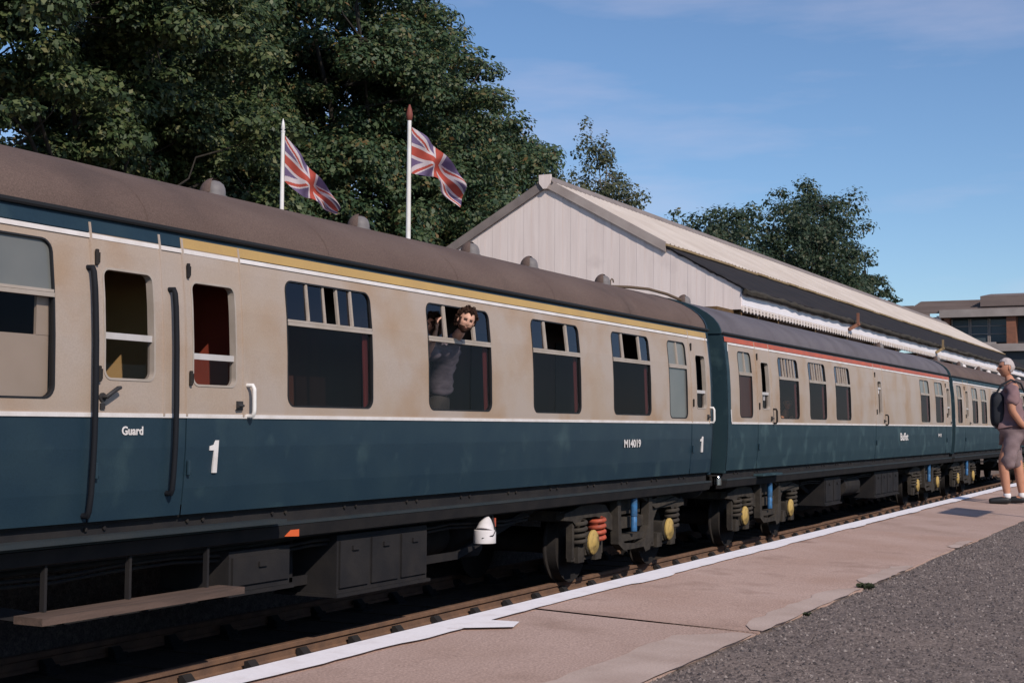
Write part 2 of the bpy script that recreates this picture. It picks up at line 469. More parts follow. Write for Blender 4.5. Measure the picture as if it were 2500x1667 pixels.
g.add([(5.66,EDGE-.10,1.0062),(6.0,EDGE-.10,1.0062),(6.06,EDGE-.27,1.0),(5.90,EDGE-.32,.998)], [(3,2,1,0)])
g.build('white_line', 'paint_line', P)

# loose grit on the tarmac beyond the slabs
g_r = np.random.default_rng(5)
N = 46000
px = 3.2 + 14*g_r.random(N)**1.25; pyy = -4.87 - 2.6*g_r.random(N)**1.2
s_ = .0045 + .0075*g_r.random(N)**2.2
base = np.array([(1,0,0),(-.5,.87,0),(-.5,-.87,0),(0,0,.9)])
rotg = g_r.random(N)*6.28
V = np.zeros((N,4,3))
for k in range(4):
    c, s2 = np.cos(rotg), np.sin(rotg)
    V[:,k,0] = px + s_*(base[k,0]*c - base[k,1]*s2)
    V[:,k,1] = pyy + s_*(base[k,0]*s2 + base[k,1]*c)
    V[:,k,2] = (1.0 - .035*(EDGE - pyy)) - .009 + s_*base[k,2]
F = np.array([(0,1,3),(1,2,3),(2,0,3)])
def np_mesh(name, V, F, mats, smooth=False, mi=None):
    me = bpy.data.meshes.new(name)
    V = V.reshape(-1,3); k = F.shape[1]
    me.vertices.add(len(V)); me.vertices.foreach_set('co', V.astype(np.float32).ravel())
    me.loops.add(F.size); me.loops.foreach_set('vertex_index', F.astype(np.int32).ravel())
    me.polygons.add(len(F)); me.polygons.foreach_set('loop_start', np.arange(0, F.size, k, dtype=np.int32))
    for m in mats: me.materials.append(MAT[m])
    me.update(calc_edges=True)
    return me
FF = (F[None] + 4*np.arange(N)[:,None,None]).reshape(-1,3)
o = inst('loose_grit', np_mesh('loose_grit', V, FF, ['grit']))
tag(o, 'loose grey grit scattered over the tarmac platform surface', 'grit', kind='stuff')

def weed(x, y, n, r, label):
    g = MB()
    for i in range(n):
        a = rng.uniform(0, 6.28); l = r*rng.uniform(.5,1.1); h = r*rng.uniform(.25,.8); w = .012*rng.uniform(.6,1.3)
        c, s = math.cos(a), math.sin(a); bx_, by_ = x+rng.uniform(-.05,.05)*r*8, y+rng.uniform(-.02,.02)
        z = pz(y)-.01
        g.add([(bx_,by_,z),(bx_+l*.5*c-w*s,by_+l*.5*s+w*c,z+h),(bx_+l*c,by_+l*s,z+h*.7),(bx_+l*.5*c+w*s,by_+l*.5*s-w*c,z+h)], [(0,1,2),(0,2,3)])
    tag(g.build('weed_tuft', 'weed'), label, 'weed', 'weeds along the slab edge')
weed(8.72, -4.87, 70, .055, 'largest green weed tuft growing at the inner edge of the paving slabs')
weed(7.35, -4.88, 20, .028, 'small low weed beside the pale slab edging, nearest the camera')

# far platform behind the train
F2 = structure(empty('far_platform'))
g = MB(); g.prism([(2.86,-.42),(2.86,.92),(2.78,.93),(2.78,1.0),(20,1.02),(20,-.42)], 'x', -20, 112); g.build('platform_body', 'tarmac', F2)

# ------------------------------------------------------------------ railway coaches
SIDE = [(1.20,.050),(1.45,.022),(1.75,.004),(2.05,0),(2.5,.008),(2.8,.024),(3.1,.056),(3.30,.088),(3.36,.10)]
def sy(z): return interp(SIDE, z)
ROOF = [(.098,3.345),(.112,3.42),(.150,3.50),(.22,3.585),(.33,3.67),(.48,3.755),(.68,3.835),(.92,3.905),(1.15,3.948),(1.37,3.962)]
ROOF = ROOF + [(2.74-y, z) for y, z in reversed(ROOF[:-1])]
def roof_z(y):
    return interp(ROOF[:10], y) if y <= 1.37 else interp(ROOF[:10], 2.74-y)
ZL = [1.22,1.33,1.45,1.60,1.75,1.90,1.98,2.07,2.2,2.35,2.5,2.65,2.8,2.95,3.11,3.18,3.22,3.30,3.345]
def rrect(x0, x1, z0, z1, r, n=5):
    pts = []
    for cx, cz, a0 in ((x1-r,z0+r,-90),(x1-r,z1-r,0),(x0+r,z1-r,90),(x0+r,z0+r,180)):
        for k in range(n+1):
            a = math.radians(a0 + 90*k/n); pts.append((cx+r*math.cos(a), cz+r*math.sin(a)))
        if a0 in (-90, 90):                       # points down the upright sides, so they follow the curved coach side
            za, zb = (z0+r, z1-r) if a0 == -90 else (z1-r, z0+r)
            for k in range(1, 8): pts.append((x1 if a0 == -90 else x0, lerp(za, zb, k/8)))
    return pts
def wall(mb, xa, xb, zb, zt, ops, band, off=0.0):
    """coach side skin between xa and xb with rounded openings (x0,x1,z0,z1,r)"""
    zs = sorted(set([z for z in ZL if zb < z < zt] + [zb, zt] + [q for o in ops for q in (o[2], o[3]) if zb < q < zt]))
    def quad(x0, x1, za, zc):
        mb.add([(x0,sy(za)+off,za),(x1,sy(za)+off,za),(x1,sy(zc)+off,zc),(x0,sy(zc)+off,zc)], [(0,1,2,3)], band((za+zc)/2))
    xsb = sorted(set([xa, xb] + [q for o in ops for q in (o[0], o[1])]))
    for x0, x1 in zip(xsb, xsb[1:]):
        op = [o for o in ops if o[0] <= x0+1e-6 and o[1] >= x1-1e-6]
        for za, zc in zip(zs, zs[1:]):
            if op and op[0][2]-1e-6 <= za and zc <= op[0][3]+1e-6: continue
            quad(x0, x1, za, zc)
    for x0, x1, z0, z1, r in ops:
        for cx, cz, ox, oz, a0 in ((x1,z0,-1,1,-90),(x1,z1,-1,-1,0),(x0,z1,1,-1,90),(x0,z0,1,1,180)):
            ccx, ccz = cx+ox*r, cz+oz*r
            arc = []
            for k in range(7):
                a = math.radians(a0+90*k/6); arc.append((ccx+r*math.cos(a), ccz+r*math.sin(a)))
            vs = [(cx, sy(cz)+off, cz)] + [(p[0], sy(p[1])+off, p[1]) for p in arc]
            mb.add(vs, [(0,k+2,k+1) for k in range(6)], band(cz))
def ring(mb, x0, x1, z0, z1, r, o=.006, i=.007, d=.04, proud=.004, mi=0):
    A = rrect(x0-o,x1+o,z0-o,z1+o,r+o); B_ = rrect(x0+i,x1-i,z0+i,z1-i,max(r-i,.01)); n = len(A)
    vs = [(p[0],sy(p[1])+.002,p[1]) for p in A] + [(p[0],sy(p[1])-proud,p[1]) for p in A] + [(p[0],sy(p[1])-proud,p[1]) for p in B_] + [(p[0],sy(p[1])+d,p[1]) for p in B_] + [(p[0],sy(p[1])+d,p[1]) for p in A]
    fs = []
    for k in range(n):
        k2 = (k+1) % n
        for a in range(4): fs.append((a*n+k, a*n+k2, (a+1)*n+k2, (a+1)*n+k))
    mb.add(vs, fs, mi)
def pane(name, mtl, parent, x0, x1, z0, z1, d=.03, rt=0.0, rb=0.0):
    """flat glass sheet; rt/rb = corner radius at the top/bottom (tuple left,right)"""
    def c(v): return v if isinstance(v, tuple) else (v, v)
    tl, tr = c(rt); bl, br = c(rb); pts = []
    for cx, cz, r, a0 in ((x1,z0,br,-90),(x1,z1,tr,0),(x0,z1,tl,90),(x0,z0,bl,180)):
        ox = -1 if cx == x1 else 1; oz = 1 if cz == z0 else -1
        if r <= 0: pts.append((cx, cz)); continue
        for k in range(5):
            a = math.radians(a0+90*k/4); pts.append((cx+ox*r+r*math.cos(a), cz+oz*r+r*math.sin(a)))
    g = MB(); ya, yb = sy(z0)+d, sy(z1)+d
    f = lambda z: lerp(ya, yb, (z-z0)/(z1-z0))
    g.add([(x,f(z),z) for x, z in pts], [tuple(range(len(pts)))])
    return g.build(name, mtl, parent)
Z0, Z1, ZT = 2.072, 3.105, 2.735
def window(co, x0, x1, kind='open', top='pane_top', low='pane', z0=Z0, z1=Z1, zt=ZT, frame='alu', curtain=True):
    r = .085 if x1-x0 > .5 else .06
    g = MB(); ring(g, x0, x1, z0, z1, r, mi=1)
    # transom
    g.box(x0+.005, x1-.005, sy(zt)-.012, sy(zt)+.03, zt, zt+.028)
    g.box(x0+.005, x1-.005, sy(zt)-.005, sy(zt)+.03, zt+.031, zt+.050)
    wd = x1-x0
    fr = {'open': (.27,.73), 'four': (.24,.44,.60,.76), 'three': (.22,.36,.52,.66,.8), 'one': (.5,), 'shut': (.27,.5,.73)}[kind]
    for i, f in enumerate(fr):
        xm = x0+wd*f; w2 = (.026 if kind in ('open','one') else .013)
        if wd < .8: w2 *= .8
        if kind == 'three': w2 = .020
        dd = .010 if kind == 'four' and i in (1,2) else 0
        g.prism([(sy(zt)-.003+dd,zt+.052),(sy(z1)-.001+dd,z1-.006),(sy(z1)+.022+dd,z1-.006),(sy(zt)+.020+dd,zt+.052)], 'x', xm-w2, xm+w2)
        g.prism([(sy(zt)-.009+dd,zt+.052),(sy(z1)-.007+dd,z1-.012),(sy(z1)+.010+dd,z1-.012),(sy(zt)+.010+dd,zt+.052)], 'x', xm-w2*.3, xm+w2*.3)
    w = g.build('window', [frame, 'rubber'], co)
    pane('pane', low, w, x0+.003, x1-.003, z0+.003, zt-.001, .014, 0, r-.004)
    cuts = [0]+list(fr)+[1]
    for i in range(len(cuts)-1):
        if kind == 'open' and i == 1: continue
        if kind == 'four' and i == 2: continue
        a, b = x0+wd*cuts[i]+.003, x0+wd*cuts[i+1]-.003
        pane('top_pane', top, w, a, b, zt+.045, z1-.003, .012+.005*(i % 2), (r-.004 if i == 0 else 0, r-.004 if i == len(cuts)-2 else 0))
    if curtain:
        g = MB(); xc = x1+.02; nn = 14
        for k in range(nn):
            xa = xc-.085*k/nn; xb = xc-.085*(k+1)/nn
            ya = .045+.010*math.sin(k*1.9); yb = .045+.010*math.sin((k+1)*1.9)
            g.add([(xa,ya,z0-.05),(xb,yb,z0-.05),(xb,yb+.03,zt),(xa,ya+.03,zt)], [(0,1,2,3)])
        g.build('curtain', 'curtain', co)
    return w
def handrail(parent, x, za, zb, r, mtl, name='handrail', off=.075):
    g = MB()
    n = 14; pts = [(x, sy(za)+.01, za), (x, sy(za)-off*.8, za), (x, sy(za)-off, za+.03)]
    for k in range(1, n): z = lerp(za+.03, zb-.03, k/n); pts.append((x, sy(z)-off, z))
    pts += [(x, sy(zb)-off, zb-.03), (x, sy(zb)-off*.8, zb), (x, sy(zb)+.01, zb)]
    g.tube(pts, r, 8)
    return g.build(name, mtl, parent, 50)
def door(co, xa, xb, wx0, wx1, lower='blue', upper='cream', bar=.30, guard=False, hinge_left=True, wz=(2.22,2.985), rail_mat='pole_white', thin=False):
    g = MB(); band = lambda z: 0 if z < 1.98 else 1
    op = [(wx0, wx1, wz[0], wz[1], .06 if wx1-wx0 > .3 else .045)]
    wall(g, xa+.006, xb-.006, 1.255, 3.30, op, band, -.006)
    for x in (xa+.006, xb-.006):
        for za, zc in zip(ZL[1:-2], ZL[2:-1]):
            g.add([(x,sy(za)-.006,za),(x,sy(za)+.03,za),(x,sy(zc)+.03,zc),(x,sy(zc)-.006,zc)], [(0,1,2,3)], band((za+zc)/2))
    d = g.build('door', [lower, upper], co)
    g = MB(); ring(g, wx0, wx1, wz[0], wz[1], op[0][4], .011, .005, .05, .011); g.build('window_frame', 'alu', d)
    zb = lerp(wz[0], wz[1], bar)
    g = MB(); g.box(wx0+.008, wx1-.008, sy(zb)+.006, sy(zb)+.03, zb, zb+.045); g.build('drop_light_bar', 'alu_bright', d)
    pane('pane', 'pane', d, wx0+.008, wx1-.008, wz[0]+.008, zb+.005, .028, 0, .045)
    # cover strips at the door edges
    for x, s in ((xa, 1), (xb, 1)):
        g = MB()
        for za, zc in zip(ZL[6:-2], ZL[7:-1]):
            g.add([(x-.013,sy(za)-.001,za),(x-.009,sy(za)-.014,za),(x+.009,sy(za)-.014,za),(x+.013,sy(za)-.001,za),
                   (x-.013,sy(zc)-.001,zc),(x-.009,sy(zc)-.014,zc),(x+.009,sy(zc)-.014,zc),(x+.013,sy(zc)-.001,zc)], [(0,1,5,4),(1,2,6,5),(2,3,7,6)])
        g.build('cover_strip', upper, d)
    hx = xa+.03 if hinge_left else xb-.03
    for z in (3.06, 2.26, 1.60):
        g = MB(); g.lathe([(.010,-.055),(.014,-.05),(.014,.05),(.010,.055)], (hx, sy(z)-.022, z), 'z', 8); g.box(hx-.004, hx+.035, sy(z)-.02, sy(z)-.004, z-.035, z+.035)
        g.build('hinge', 'grime' if z > 1.7 else 'blue', d)
    kx = xb-.055 if hinge_left else xa+.055
    g = MB()
    if guard:
        kx = xa+.07
        g.tube([(kx,sy(2.1)-.01,2.10),(kx,sy(2.1)-.055,2.105),(kx+.03,sy(2.1)-.065,2.13),(kx+.10,sy(2.1)-.06,2.165),(kx+.13,sy(2.1)-.055,2.17)], [.014,.016,.014,.016,.012], 8)
        g.lathe([(.032,-.012),(.032,.012)], (kx, sy(2.1)-.008, 2.10), 'y', 12)
        g.box(kx-.02,kx+.02,sy(2.03)-.02,sy(2.03),2.02,2.06)
    else:
        g.box(kx-.035,kx+.035,sy(2.06)-.02,sy(2.06),2.03,2.10); g.tube([(kx,sy(2.06)-.02,2.065),(kx,sy(2.06)-.05,2.065),(kx-.07,sy(2.06)-.055,2.065)], .011, 8)
    g.build('door_handle', 'black_iron', d, 50)
    return d, (xa+.006-.006, xb)
def numeral_one(co, x, z, w, h):
    g = MB()
    pts = [(.40,0),(.78,0),(.95,1),(.64,1),(.48,.86),(.10,.82),(.10,.69),(.52,.69)]
    g.prism([(x+p[0]*w, z+p[1]*h) for p in pts], 'y', sy(z+h/2)-.016, sy(z+h/2)-.002)
    return g.build('class_numeral', 'stripe_white', co)
def lettering(txt, co, x, z, w, h, mtl='stripe_white', name='lettering', bold=.03, place=None):
    cu = bpy.data.curves.new('t', 'FONT'); cu.body = txt; cu.size = 1; cu.offset = bold; cu.extrude = .001; cu.resolution_u = 3
    t = bpy.data.objects.new('t', cu); COL.objects.link(t)
    dg = bpy.context.evaluated_depsgraph_get(); me = bpy.data.meshes.new_from_object(t.evaluated_get(dg))
    bpy.data.objects.remove(t)
    co_ = np.zeros(len(me.vertices)*3); me.vertices.foreach_get('co', co_); co_ = co_.reshape(-1,3)
    mn, mxx = co_.min(0), co_.max(0)
    out = np.zeros_like(co_)
    out[:,0] = x + (co_[:,0]-mn[0])/(mxx[0]-mn[0])*w
    out[:,2] = z + (co_[:,1]-mn[1])/(mxx[1]-mn[1])*h
    out[:,1] = sy(z+h/2) - .0105 - co_[:,2]
    me.vertices.foreach_set('co', out.ravel()); me.update()
    me.materials.clear(); me.materials.append(MAT[mtl]); me.name = name
    o = bpy.data.objects.new(name, me); COL.objects.link(o); o.parent = co
    return o

def side_strip(co, name, mtl, xa, xb, za, zb, off=-.004):
    g = MB(); g.add([(xa,sy(za)+off,za),(xb,sy(za)+off,za),(xb,sy(zb)+off,zb),(xa,sy(zb)+off,zb)], [(0,1,2,3)])
    g.add([(xa,sy(za)+off,za),(xb,sy(za)+off,za),(xb,sy(za)+.001,za),(xa,sy(za)+.001,za)], [(3,2,1,0)])
    g.add([(xa,sy(zb)+off,zb),(xb,sy(zb)+off,zb),(xb,sy(zb)+.001,zb),(xa,sy(zb)+.001,zb)], [(0,1,2,3)])
    return g.build(name, mtl, co)

BOGIE = {}
def bogie_meshes():
    """Cast-steel bogie with swan-neck frame, drawn round its own centre (x=0, z = rail top)"""
    y0, y1 = .20, .34
    f = MB()
    top = [(-2.05,.80),(-2.02,.88),(-1.80,.905),(-1.55,.955),(-1.05,.955),(-.80,.93),(-.62,.80),(-.50,.74),(.50,.74),(.62,.80),(.80,.93),(1.05,.955),(1.55,.955),(1.80,.905),(2.02,.88),(2.05,.80)]
    bot = [(1.80,.78),(1.66,.70),(1.60,.72),(1.52,.80),(1.10,.80),(.98,.78),(.86,.66),(.60,.60),(-.60,.60),(-.86,.66),(-.98,.78),(-1.10,.80),(-1.52,.80),(-1.60,.72),(-1.66,.70),(-1.80,.78)]
    f.prism(top+bot, 'y', y0+.03, y1)
    for s in (-1, 1):
        f.box(s*1.31-.46, s*1.31-.40, y0+.05, y1-.01, .33, .80); f.box(s*1.31+.40, s*1.31+.46, y0+.05, y1-.01, .33, .80)
        f.box(s*1.31-.46, s*1.31+.46, y0+.06, y1-.02, .29, .335)
        f.box(s*1.31-.02-.33, s*1.31-.02-.15, y0+.02, y1, .27, .46); f.box(s*1.31+.17, s*1.31+.35, y0+.02, y1, .27, .46)
    # bolster hangers and spring plank
    f.prism([(-.60,1.00),(-.50,1.00),(-.46,.50),(-.36,.42),(.20,.38),(.36,.44),(.46,.60),(.50,1.00),(.60,1.00),(.64,.45),(.52,.28),(.36,.26),(.30,.33),(-.38,.33),(-.56,.42)], 'y', y0-.05, y0+.06)
    f.box(-.42,.42, y0-.02, 2.2, .44, .52)
    f.box(-.40,.40, y0+.05, 2.4, .78, .96)
    f.bar((.30,y0,1.0),(.86,y0+.02,.84),.06,.07); f.bar((.86,y0+.02,.84),(1.62,y0+.02,.90),.06,.06)
    f.prism([(-2.05,.80),(-2.05,.90),(2.05,.90),(2.05,.80)], 'y', 2.40, 2.54)
    for s in (-1, 1): f.box(s*1.95-.05, s*1.95+.05, .3, 2.45, .78, .90)
    BOGIE['frame'] = f.mesh('bogie', 'bogie_cast')
    w = MB(); w.lathe([(.10,-.075),(.40,-.06),(.455,-.065),(.458,.055),(.485,.07),(.485,.09),(.40,.085),(.12,.05),(.12,1.30-.12),(.40,1.245),(.485,1.25),(.485,1.27),(.458,1.29),(.455,1.41),(.40,1.40),(.10,1.42)], (0,.54,.458), 'y', 32)
    BOGIE['wheel'] = w.mesh('wheelset', 'grime', 35)
    a = MB(); a.box(-.15,.15,.22,.50,.35,.60); a.lathe([(.15,.24),(.15,.20),(.14,.185)], (0,0,.48), 'y', 20)
    BOGIE['axlebox'] = a.mesh('axle_box', 'bogie_cast')
    c = MB(); c.lathe([(.150,.186),(.150,.165),(.135,.152),(.06,.148),(.05,.14)], (0,0,.50), 'y', 22); BOGIE['cover'] = c.mesh('axle_box_cover', 'axle_yellow', 40)
    sp = MB(); pts = []
    for k in range(4*14+1): t = k/14; pts.append((.095*math.cos(2*math.pi*t), .25+.095*math.sin(2*math.pi*t), .48+.29*t/4))
    sp.tube(pts, .030, 8); BOGIE['spring'] = sp.mesh('coil_spring', 'spring_red', 60)
    sg = MB(); sg.tube(pts, .026, 6); BOGIE['spring_dull'] = sg.mesh('coil_spring', 'bogie_cast', 60)
    d = MB(); d.lathe([(.030,.55),(.042,.56),(.042,.74),(.035,.75),(.045,.755),(.045,1.00),(.02,1.01),(.02,1.06)], (0,.13,0), 'z', 14); BOGIE['damper'] = d.mesh('damper', 'damper_blue', 40)
bogie_meshes()
def bogie(co, xc, red=True):
    b = inst('bogie', BOGIE['frame'], co, (xc,0,0))
    for s in (-1, 1):
        inst('wheelset', BOGIE['wheel'], b, (s*1.31,0,0))
        inst('axle_box', BOGIE['axlebox'], b, (s*1.31,0,0))
        inst('axle_box_cover', BOGIE['cover'], b, (s*1.31,0,0), (0,0,0))
        inst('coil_spring', BOGIE['spring' if (red and s < 0) else 'spring_dull'], b, (s*1.31+.28,0,0))
    for s in (-.28,): inst('coil_spring', BOGIE['spring_dull'], b, (-1.31-.28,0,0))
    inst('damper', BOGIE['damper'], b, (-.10,0,0))
    return b
vm = MB()
vm.lathe([(.105,-.03),(.105,.02),(.10,.05),(.085,.085),(.055,.11),(.02,.12)], (0,0,0), 'z', 18)
vm.lathe([(.115,-.04),(.12,-.03),(.12,-.018),(.10,-.012)], (0,0,0), 'z', 18)
VENT = vm.mesh('roof_ventilator', 'vent_grey', 50)
vh = MB()
def _hood(u, v):
    a = math.radians(lerp(-10, 205, u)); b = math.radians(lerp(0, 80, v)); r = .128
    return (r*math.cos(b)*math.cos(a), r*math.cos(b)*math.sin(a), r*1.12*math.sin(b))
vh.grid(_hood, 20, 8)
HOOD = vh.mesh('ventilator_hood', 'roof_brown', 60)

def coach(name, label, x0, x1, wins, doors, roof, lower, stripes, cream, vents, bogies, far=False):
    co = thing(name, label, 'railway coach', 'coaches of the train')
    upper = 'cream'
    ops = [(w[0], w[1], w[5] if len(w) > 5 else Z0, w[6] if len(w) > 6 else Z1, .085 if w[1]-w[0] > .5 else .06) for w in wins]
    dspan = [(d[0], d[1]) for d in doors]
    def spans(a, b):
        cur = a; out = []
        for p, q in sorted(dspan):
            if q <= a or p >= b: continue
            out.append((cur, p)); cur = q
        out.append((cur, b)); return [s for s in out if s[1]-s[0] > .01]
    # skins
    for a, b in spans(x0, x1):
        g = MB(); wall(g, a, b, 1.255, 1.98, [], lambda z: 0); g.build('lower_panel', lower, co)
    ca, cb = cream
    for a, b in spans(ca, cb):
        g = MB(); wall(g, a, b, 1.98, 3.22, [o for o in ops if a-.01 <= o[0] and o[1] <= b+.01], lambda z: 0)
        g.build('upper_panel', upper, co)
    g = MB()
    for a, b in ((x0, ca), (cb, x1)):
        if b-a > .01: wall(g, a, b, 1.98, 3.30, [], lambda z: 0)
    wall(g, x0, x1, 3.22, 3.345, [], lambda z: 0)
    # blue corner turn at both coach ends, end walls
    for xe, s in ((x0, -1), (x1, 1)):
        outl = [(sy(z), z) for z in ZL] + ROOF + [(2.74-sy(z), z) for z in reversed(ZL)]
        g.prism([(y+.0 if 0 else y, z) for y, z in outl], 'x', xe + (0 if s < 0 else -.06), xe + (.06 if s < 0 else 0))
    # far side
    for za, zc in zip(ZL, ZL[1:]):
        g.add([(x0,2.74-sy(za),za),(x1,2.74-sy(za),za),(x1,2.74-sy(zc),zc),(x0,2.74-sy(zc),zc)], [(3,2,1,0)])
    g.build('coach_shell', lower, co)
    side_strip(co, 'waist_line', 'stripe_white', ca, cb, 1.966, 1.996, -.0095)
    side_strip(co, 'upper_line', 'stripe_white', ca, cb, 3.19, 3.222, -.0095)
    if far or name == 'buffet_coach':
        for xe in (ca, cb):
            side_strip(co, 'panel_edge_line', 'stripe_white', xe-.016, xe+.016, 1.996, 3.19, -.0095)
    for m_, a, b in stripes: side_strip(co, 'cantrail_stripe', m_, a, b, 3.230, 3.306, -.009)
    # roof
    g = MB(); n = len(ROOF); rx = [x0, x1]
    k = x0+.6
    while k < x1-.3: rx.insert(-1, k); k += 2.3
    vs = []
    for x in rx: vs += [(x, y, z) for y, z in ROOF]
    g.add(vs, [(i*n+j, (i+1)*n+j, (i+1)*n+j+1, i*n+j+1) for i in range(len(rx)-1) for j in range(n-1)])
    g.build('roof', roof, co, 40)
    for x in rx[1:-1]:
        g = MB(); vs = []
        for dx, dz in ((-.022,.0004),(-.016,.0016),(.016,.0016),(.022,.0004)): vs += [(x+dx, y+(-.003 if y < .3 else 0), z+dz) for y, z in ROOF]
        g.add(vs, [(i*n+j, (i+1)*n+j, (i+1)*n+j+1, i*n+j+1) for i in range(3) for j in range(n-1)])
        g.build('roof_seam', roof, co, 40)
    g = MB(); g.prism([(.10,3.338),(.070,3.338),(.062,3.352),(.062,3.372),(.070,3.374),(.074,3.356),(.104,3.356)], 'x', x0, x1)
    g.build('gutter', 'rubber', co)
    for xe, s in ((x0, -1), (x1, 1)):
        g = MB(); pr = []
        for y, z in ROOF: pr.append((y, z))
        vs = []
        for dx in (-.02, .02):
            for y, z in ROOF: vs.append((xe+dx, 1.37+(y-1.37)*1.006, 3.3+(z-3.3)*1.012))
        g.add(vs, [(j, n+j, n+j+1, j+1) for j in range(n-1)])
        g.add([(xe+s*.02, 1.37+(y-1.37)*1.006, 3.3+(z-3.3)*1.012) for y, z in ROOF], [tuple(range(n))])
        g.build('roof_end', lower, co)
    for vx, vy in vents:
        v = inst('roof_ventilator', VENT, co, (vx, vy, roof_z(vy)+.01)); inst('ventilator_hood', HOOD, v, (0,0,0))
    # underframe
    g = MB(); g.box(x0+.05, x1-.05, .10, .20, .98, 1.25); g.box(x0+.05, x1-.05, 2.54, 2.64, .98, 1.25)
    g.box(x0+.05, x1-.05, .08, 2.66, 1.235, 1.262)
    g.build('solebar', 'grime_dark', co)
    g = MB(); g.box(x0+.05, x1-.05, .015, .10, 1.105, 1.128); g.build('solebar_ledge', 'ledge', co)
    g = MB(); g.prism([(.10,1.10),(.016,1.10),(.05,1.0),(.10,.985)], 'x', x0+.05, x1-.05); g.build('solebar_web', 'grime_dark', co)
    # inside
    g = MB(); g.box(x0+.1, x1-.1, .12, 2.62, 1.263, 1.285); g.build('floor', 'interior_dark', co)
    g = MB(); g.add([(x0+.1,.12,3.28),(x1-.1,.12,3.28),(x1-.1,2.62,3.28),(x0+.1,2.62,3.28)], [(0,1,2,3)]); g.build('ceiling', 'ceiling_int', co)
    for b in bogies: bogie(co, b, name == 'first_class_coach')
    k = x0+.7
    while k < x1-.5:
        g = MB(); g.prism([(.20,1.23),(.20,1.0),(.16,.99),(.102,1.10),(.102,1.23)], 'x', k-.012, k+.012)
        g.lathe([(.016,.096),(.016,.084),(.008,.082)], (k+.09,0,1.20), 'y', 6); g.lathe([(.016,.096),(.016,.084),(.008,.082)], (k-.09,0,1.20), 'y', 6)
        g.build('solebar_bracket', 'grime', co); k += 1.05
    for b in bogies:
        for s in (-1, 1):
            g = MB(); xw = b+s*1.31-s*.50
            g.prism([(xw-.04,.30),(xw+.04,.30),(xw+.05,.60),(xw-.05,.60)], 'y', .56, .66); g.bar((xw,.50,.62),(xw,.50,.98),.03,.05); g.bar((xw,.5,.45),(b,.5,.52),.03,.04)
            g.build('brake_block', 'grime', co)
    if len(bogies) > 1:
        m_ = (bogies[0]+bogies[1])/2
        g = MB(); g.lathe([(.06,-.35),(.19,-.33),(.21,-.25),(.21,.25),(.19,.33),(.06,.35)], (m_+2.9,.95,.72), 'x', 18); g.build('dynamo', 'grime', co, 40)
        for dz_, yy in ((.90,.24),(.86,.26)):
            g = MB(); pts = [(bogies[0]+2.2+i*.6, yy, dz_+.02*math.sin(i*1.7)) for i in range(int((bogies[1]-bogies[0]-4.4)/.6))]; g.tube(pts, .014, 6); g.build('conduit', 'grime', co, 60)
    for w in wins:
        window(co, w[0], w[1], w[2], *(w[3:]))
    for d in doors:
        door(co, *d[:4], lower=lower, **(d[4] if len(d) > 4 else {}))
    return co

# --- the nearest coach
c1_doors = [(7.265, 7.965, 7.36, 7.858, dict(guard=True, bar=.36, wz=(2.232,2.99))),
            (8.215, 8.885, 8.285, 8.79, dict(bar=.25, wz=(2.212,2.98))),
            (19.13, 19.86, 19.33, 19.74, dict(bar=.28, wz=(2.19,2.955), thin=True)),
            (.7, 1.4, .85, 1.28, {})]
c1_wins = [(5.62, 6.90, 'one', 'frosted_grey', 'pane', Z0+.015, Z1+.03, 2.75, 'alu', False),
           (9.475, 10.755, 'four'), (11.755, 13.04, 'open'), (14.035, 15.305, 'open'), (16.30, 17.56, 'open', 'pane_top', 'pane'),
           (18.26, 18.965, 'one', 'frosted', 'frosted_grey', Z0-.03, Z1, 2.735, 'alu', False)]
C1 = coach('first_class_coach', 'nearest blue and cream coach with yellow cantrail stripe, numeral 1 and brown roof', .40, 20.06, c1_wins, c1_doors, 'roof_brown', 'blue',
           [('blue', .42, 8.20), ('stripe_yellow', 8.20, 19.93)], (.52, 19.96),
           [(9.9,1.15),(12.25,1.15),(14.65,1.15),(16.23,1.15),(18.6,1.15),(6.2,1.15)], [3.2, 17.37])
# inside the nearest coach: partitions and corridor wall
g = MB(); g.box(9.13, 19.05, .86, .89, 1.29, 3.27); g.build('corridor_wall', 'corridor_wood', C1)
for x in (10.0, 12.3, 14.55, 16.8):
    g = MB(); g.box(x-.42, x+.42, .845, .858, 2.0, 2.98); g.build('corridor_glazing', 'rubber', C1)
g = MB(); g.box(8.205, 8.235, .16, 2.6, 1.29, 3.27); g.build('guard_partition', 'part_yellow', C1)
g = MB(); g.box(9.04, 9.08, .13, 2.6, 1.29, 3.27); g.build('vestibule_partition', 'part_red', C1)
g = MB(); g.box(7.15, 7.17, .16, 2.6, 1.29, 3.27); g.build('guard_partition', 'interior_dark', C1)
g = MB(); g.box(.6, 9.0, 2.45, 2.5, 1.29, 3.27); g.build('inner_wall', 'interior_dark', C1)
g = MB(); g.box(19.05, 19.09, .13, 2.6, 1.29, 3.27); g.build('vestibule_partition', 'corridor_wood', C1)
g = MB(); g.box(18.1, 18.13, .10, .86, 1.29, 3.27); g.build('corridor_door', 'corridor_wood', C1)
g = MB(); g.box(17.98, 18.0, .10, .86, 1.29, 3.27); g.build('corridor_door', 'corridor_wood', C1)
# cream boarding behind the lower part of the left window
g = MB(); g.box(5.6, 6.915, .075, .095, 2.03, 2.50); g.box(6.80, 6.915, .072, .094, 2.5, 2.78); g.build('window_board', 'blind', C1)
